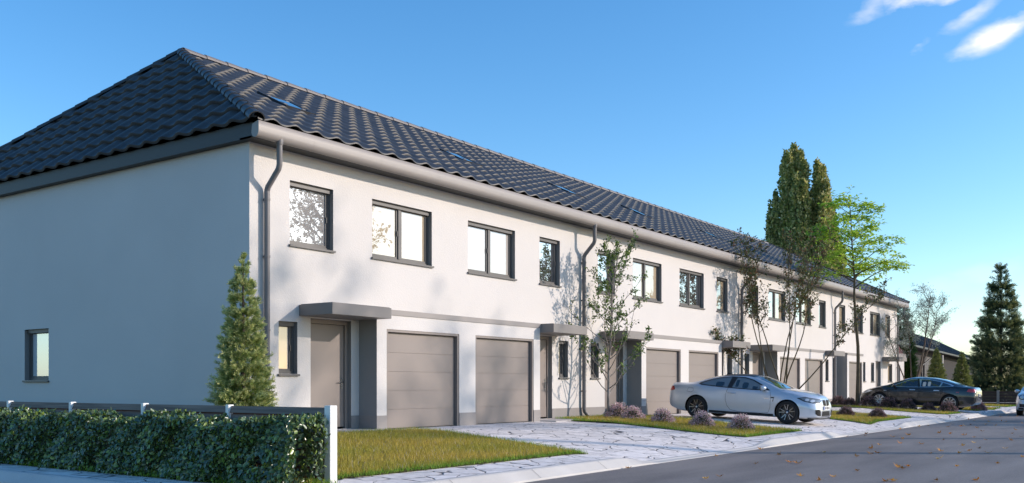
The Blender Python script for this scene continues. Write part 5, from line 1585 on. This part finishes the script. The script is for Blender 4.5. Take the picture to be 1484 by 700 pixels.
# ------------------------------------------------------------------ dark neighbouring house beyond the terrace
M['hs_lit_panel'] = mat('sunlit_brown_panel', (.085, .075, .07), .7, .3, var=(5, .2, (1, 1, 5)))
org = Vector((66.5, 16.6, 0)); ax = Vector((math.cos(R(5)), math.sin(R(5)), 0)); nx = Vector((-math.sin(R(5)), math.cos(R(5)), 0))
T = thing('dark_house', (66.5, 16.6, 0), 'low dark brick house with a blue black sheet roof beyond the end of the row', 'house')
HP = lambda u, d, z: tuple(org + ax * u + nx * d + Vector((0, 0, z)))
LEN = 58.
b = MB()
wall_holes(b, HP, -4, LEN, -.3, 3.7, [(-3.0, 2.2, 0, 2.9), (5.0, 8.0, 0, 2.5), (20.0, 21.6, 0, 2.3)], .25)
b.quad(HP(LEN, 0, -.3), HP(LEN, 9, -.3), HP(LEN, 9, 3.7), HP(LEN, 0, 3.7)); b.quad(HP(-4, 0, -.3), HP(-4, 9, -.3), HP(-4, 9, 3.7), HP(-4, 0, 3.7)); b.quad(HP(-4, 9, -.3), HP(LEN, 9, -.3), HP(LEN, 9, 3.7), HP(-4, 9, 3.7))
b.build('wall', [M['hs_wall'], M['hs_wall']], T)
b = MB()
for (d, za, d2, zb2) in ((-.7, 3.86, 4.3, 6.45), (9.3, 3.86, 4.3, 6.45)):
    v = [HP(-4.4, d, za), HP(LEN + .4, d, za), HP(LEN + .4, d2, zb2), HP(-4.4, d2, zb2)]
    b.add(v + [(x, y, z - .14) for x, y, z in v], [(0, 1, 2, 3), (4, 7, 6, 5), (0, 4, 5, 1), (1, 5, 6, 2), (3, 2, 6, 7), (0, 3, 7, 4)])
rfd = b.build('roof', M['hs_roof'], T)
b = MB()
for u in np.arange(-4, LEN, .6):
    v = [HP(u, -.69, 3.866), HP(u + .03, -.69, 3.866), HP(u + .03, 4.28, 6.44), HP(u, 4.28, 6.44)]
    b.add([(x, y, z + .03) for x, y, z in v] + v, [(0, 1, 2, 3), (0, 4, 5, 1), (0, 3, 7, 4), (1, 5, 6, 2)])
b.build('roof_seam', M['hs_roof'], rfd)
b = MB(); pbox(b, HP, -4.3, LEN + .3, -.82, -.705, 3.70, 3.84); b.build('gutter', M['fascia'], T)
b = MB(); pbox(b, HP, -4.3, LEN, -.70, -.02, 3.66, 3.715); b.build('soffit', M['hs_wall'], T)
for (u0, u1, zz) in ((-3.0, 2.2, 2.9), (5.0, 8.0, 2.5)):
    b = MB()
    for q in range(5): pbox(b, HP, u0 + .05, u1 - .05, .20, .235, .02 + q * zz / 5, q * zz / 5 + zz / 5 - .01)
    b.build('garage_door', M['wood_far'], T)
d = MB(); pbox(d, HP, 20.02, 21.58, .2, .24, .02, 2.28); d.build('door', M['fascia'], T)
b = MB(); pbox(b, HP, 15.0, 19.2, -.10, -.004, -.3, 3.3); b.build('lit_wall_panel', M['hs_lit_panel'], T)  # stretch of wall in the sun, its brightness put into a lighter brown
b = MB(); pbox(b, HP, 22.2, 22.9, -.6, -.01, -.3, 3.6); b.build('pillar', M['hs_trim'], T)
b = MB(); b.tube([HP(16.5, -.76, 3.7), HP(16.5, -.76, 3.5), HP(12.5, -.2, 2.5), HP(12.5, -.2, -.1)], .06, 8); b.build('downpipe', M['fascia'], T)

# ------------------------------------------------------------------ fallen leaves on the road
def leaf_me(seed):
    rs = random.Random(seed)
    V = []; F = []; n = 5
    # a small curled maple leaf: five pointed lobes round a stalk, cupped upwards
    c = (0, 0, .006); ring = []
    for k in range(10):
        a = math.pi * (-.15 + 1.3 * k / 9); r = (.075 if k % 2 == 0 else .038) * rs.uniform(.8, 1.15)
        x, y = r * math.cos(a), r * math.sin(a)
        z = .004 + (x * x * rs.uniform(3, 9) + y * y * rs.uniform(0, 6)) + rs.uniform(0, .014)
        ring.append((x, y, z))
    V = [c] + ring + [(0.004, -.07, .015), (-.004, -.07, .015)]
    F = [(0, k, k + 1) for k in range(1, 10)] + [(0, 11, 12)]
    V = np.array(V)
    base = np.array(rs.choice([(.78, .36, .06), (.70, .26, .04), (.85, .50, .14), (.52, .24, .06), (.32, .16, .05)]))
    t = np.repeat(base[None], len(V), 0) * rng.uniform(.75, 1.2, (len(V), 1))
    return mesh_np('leaf', V, np.array(F), M['dryleaf'], t)
lm = [leaf_me(100 + k) for k in range(10)]
rs = random.Random(77)
spots = LEAFPOS
for i, (x, y, s) in enumerate(spots):
    o = link('fallen_leaf', lm[i % 10]); o.location = (x, y, ROAD + .002); o.rotation_euler = (rs.uniform(-.25, .25), rs.uniform(-.25, .25), rs.uniform(0, 6.28)); s *= .92; o.scale = (s, s, s)
    tag(o, 'small curled dry orange brown leaf lying on the grey asphalt road', 'leaf', 'fallen leaves scattered over the road')
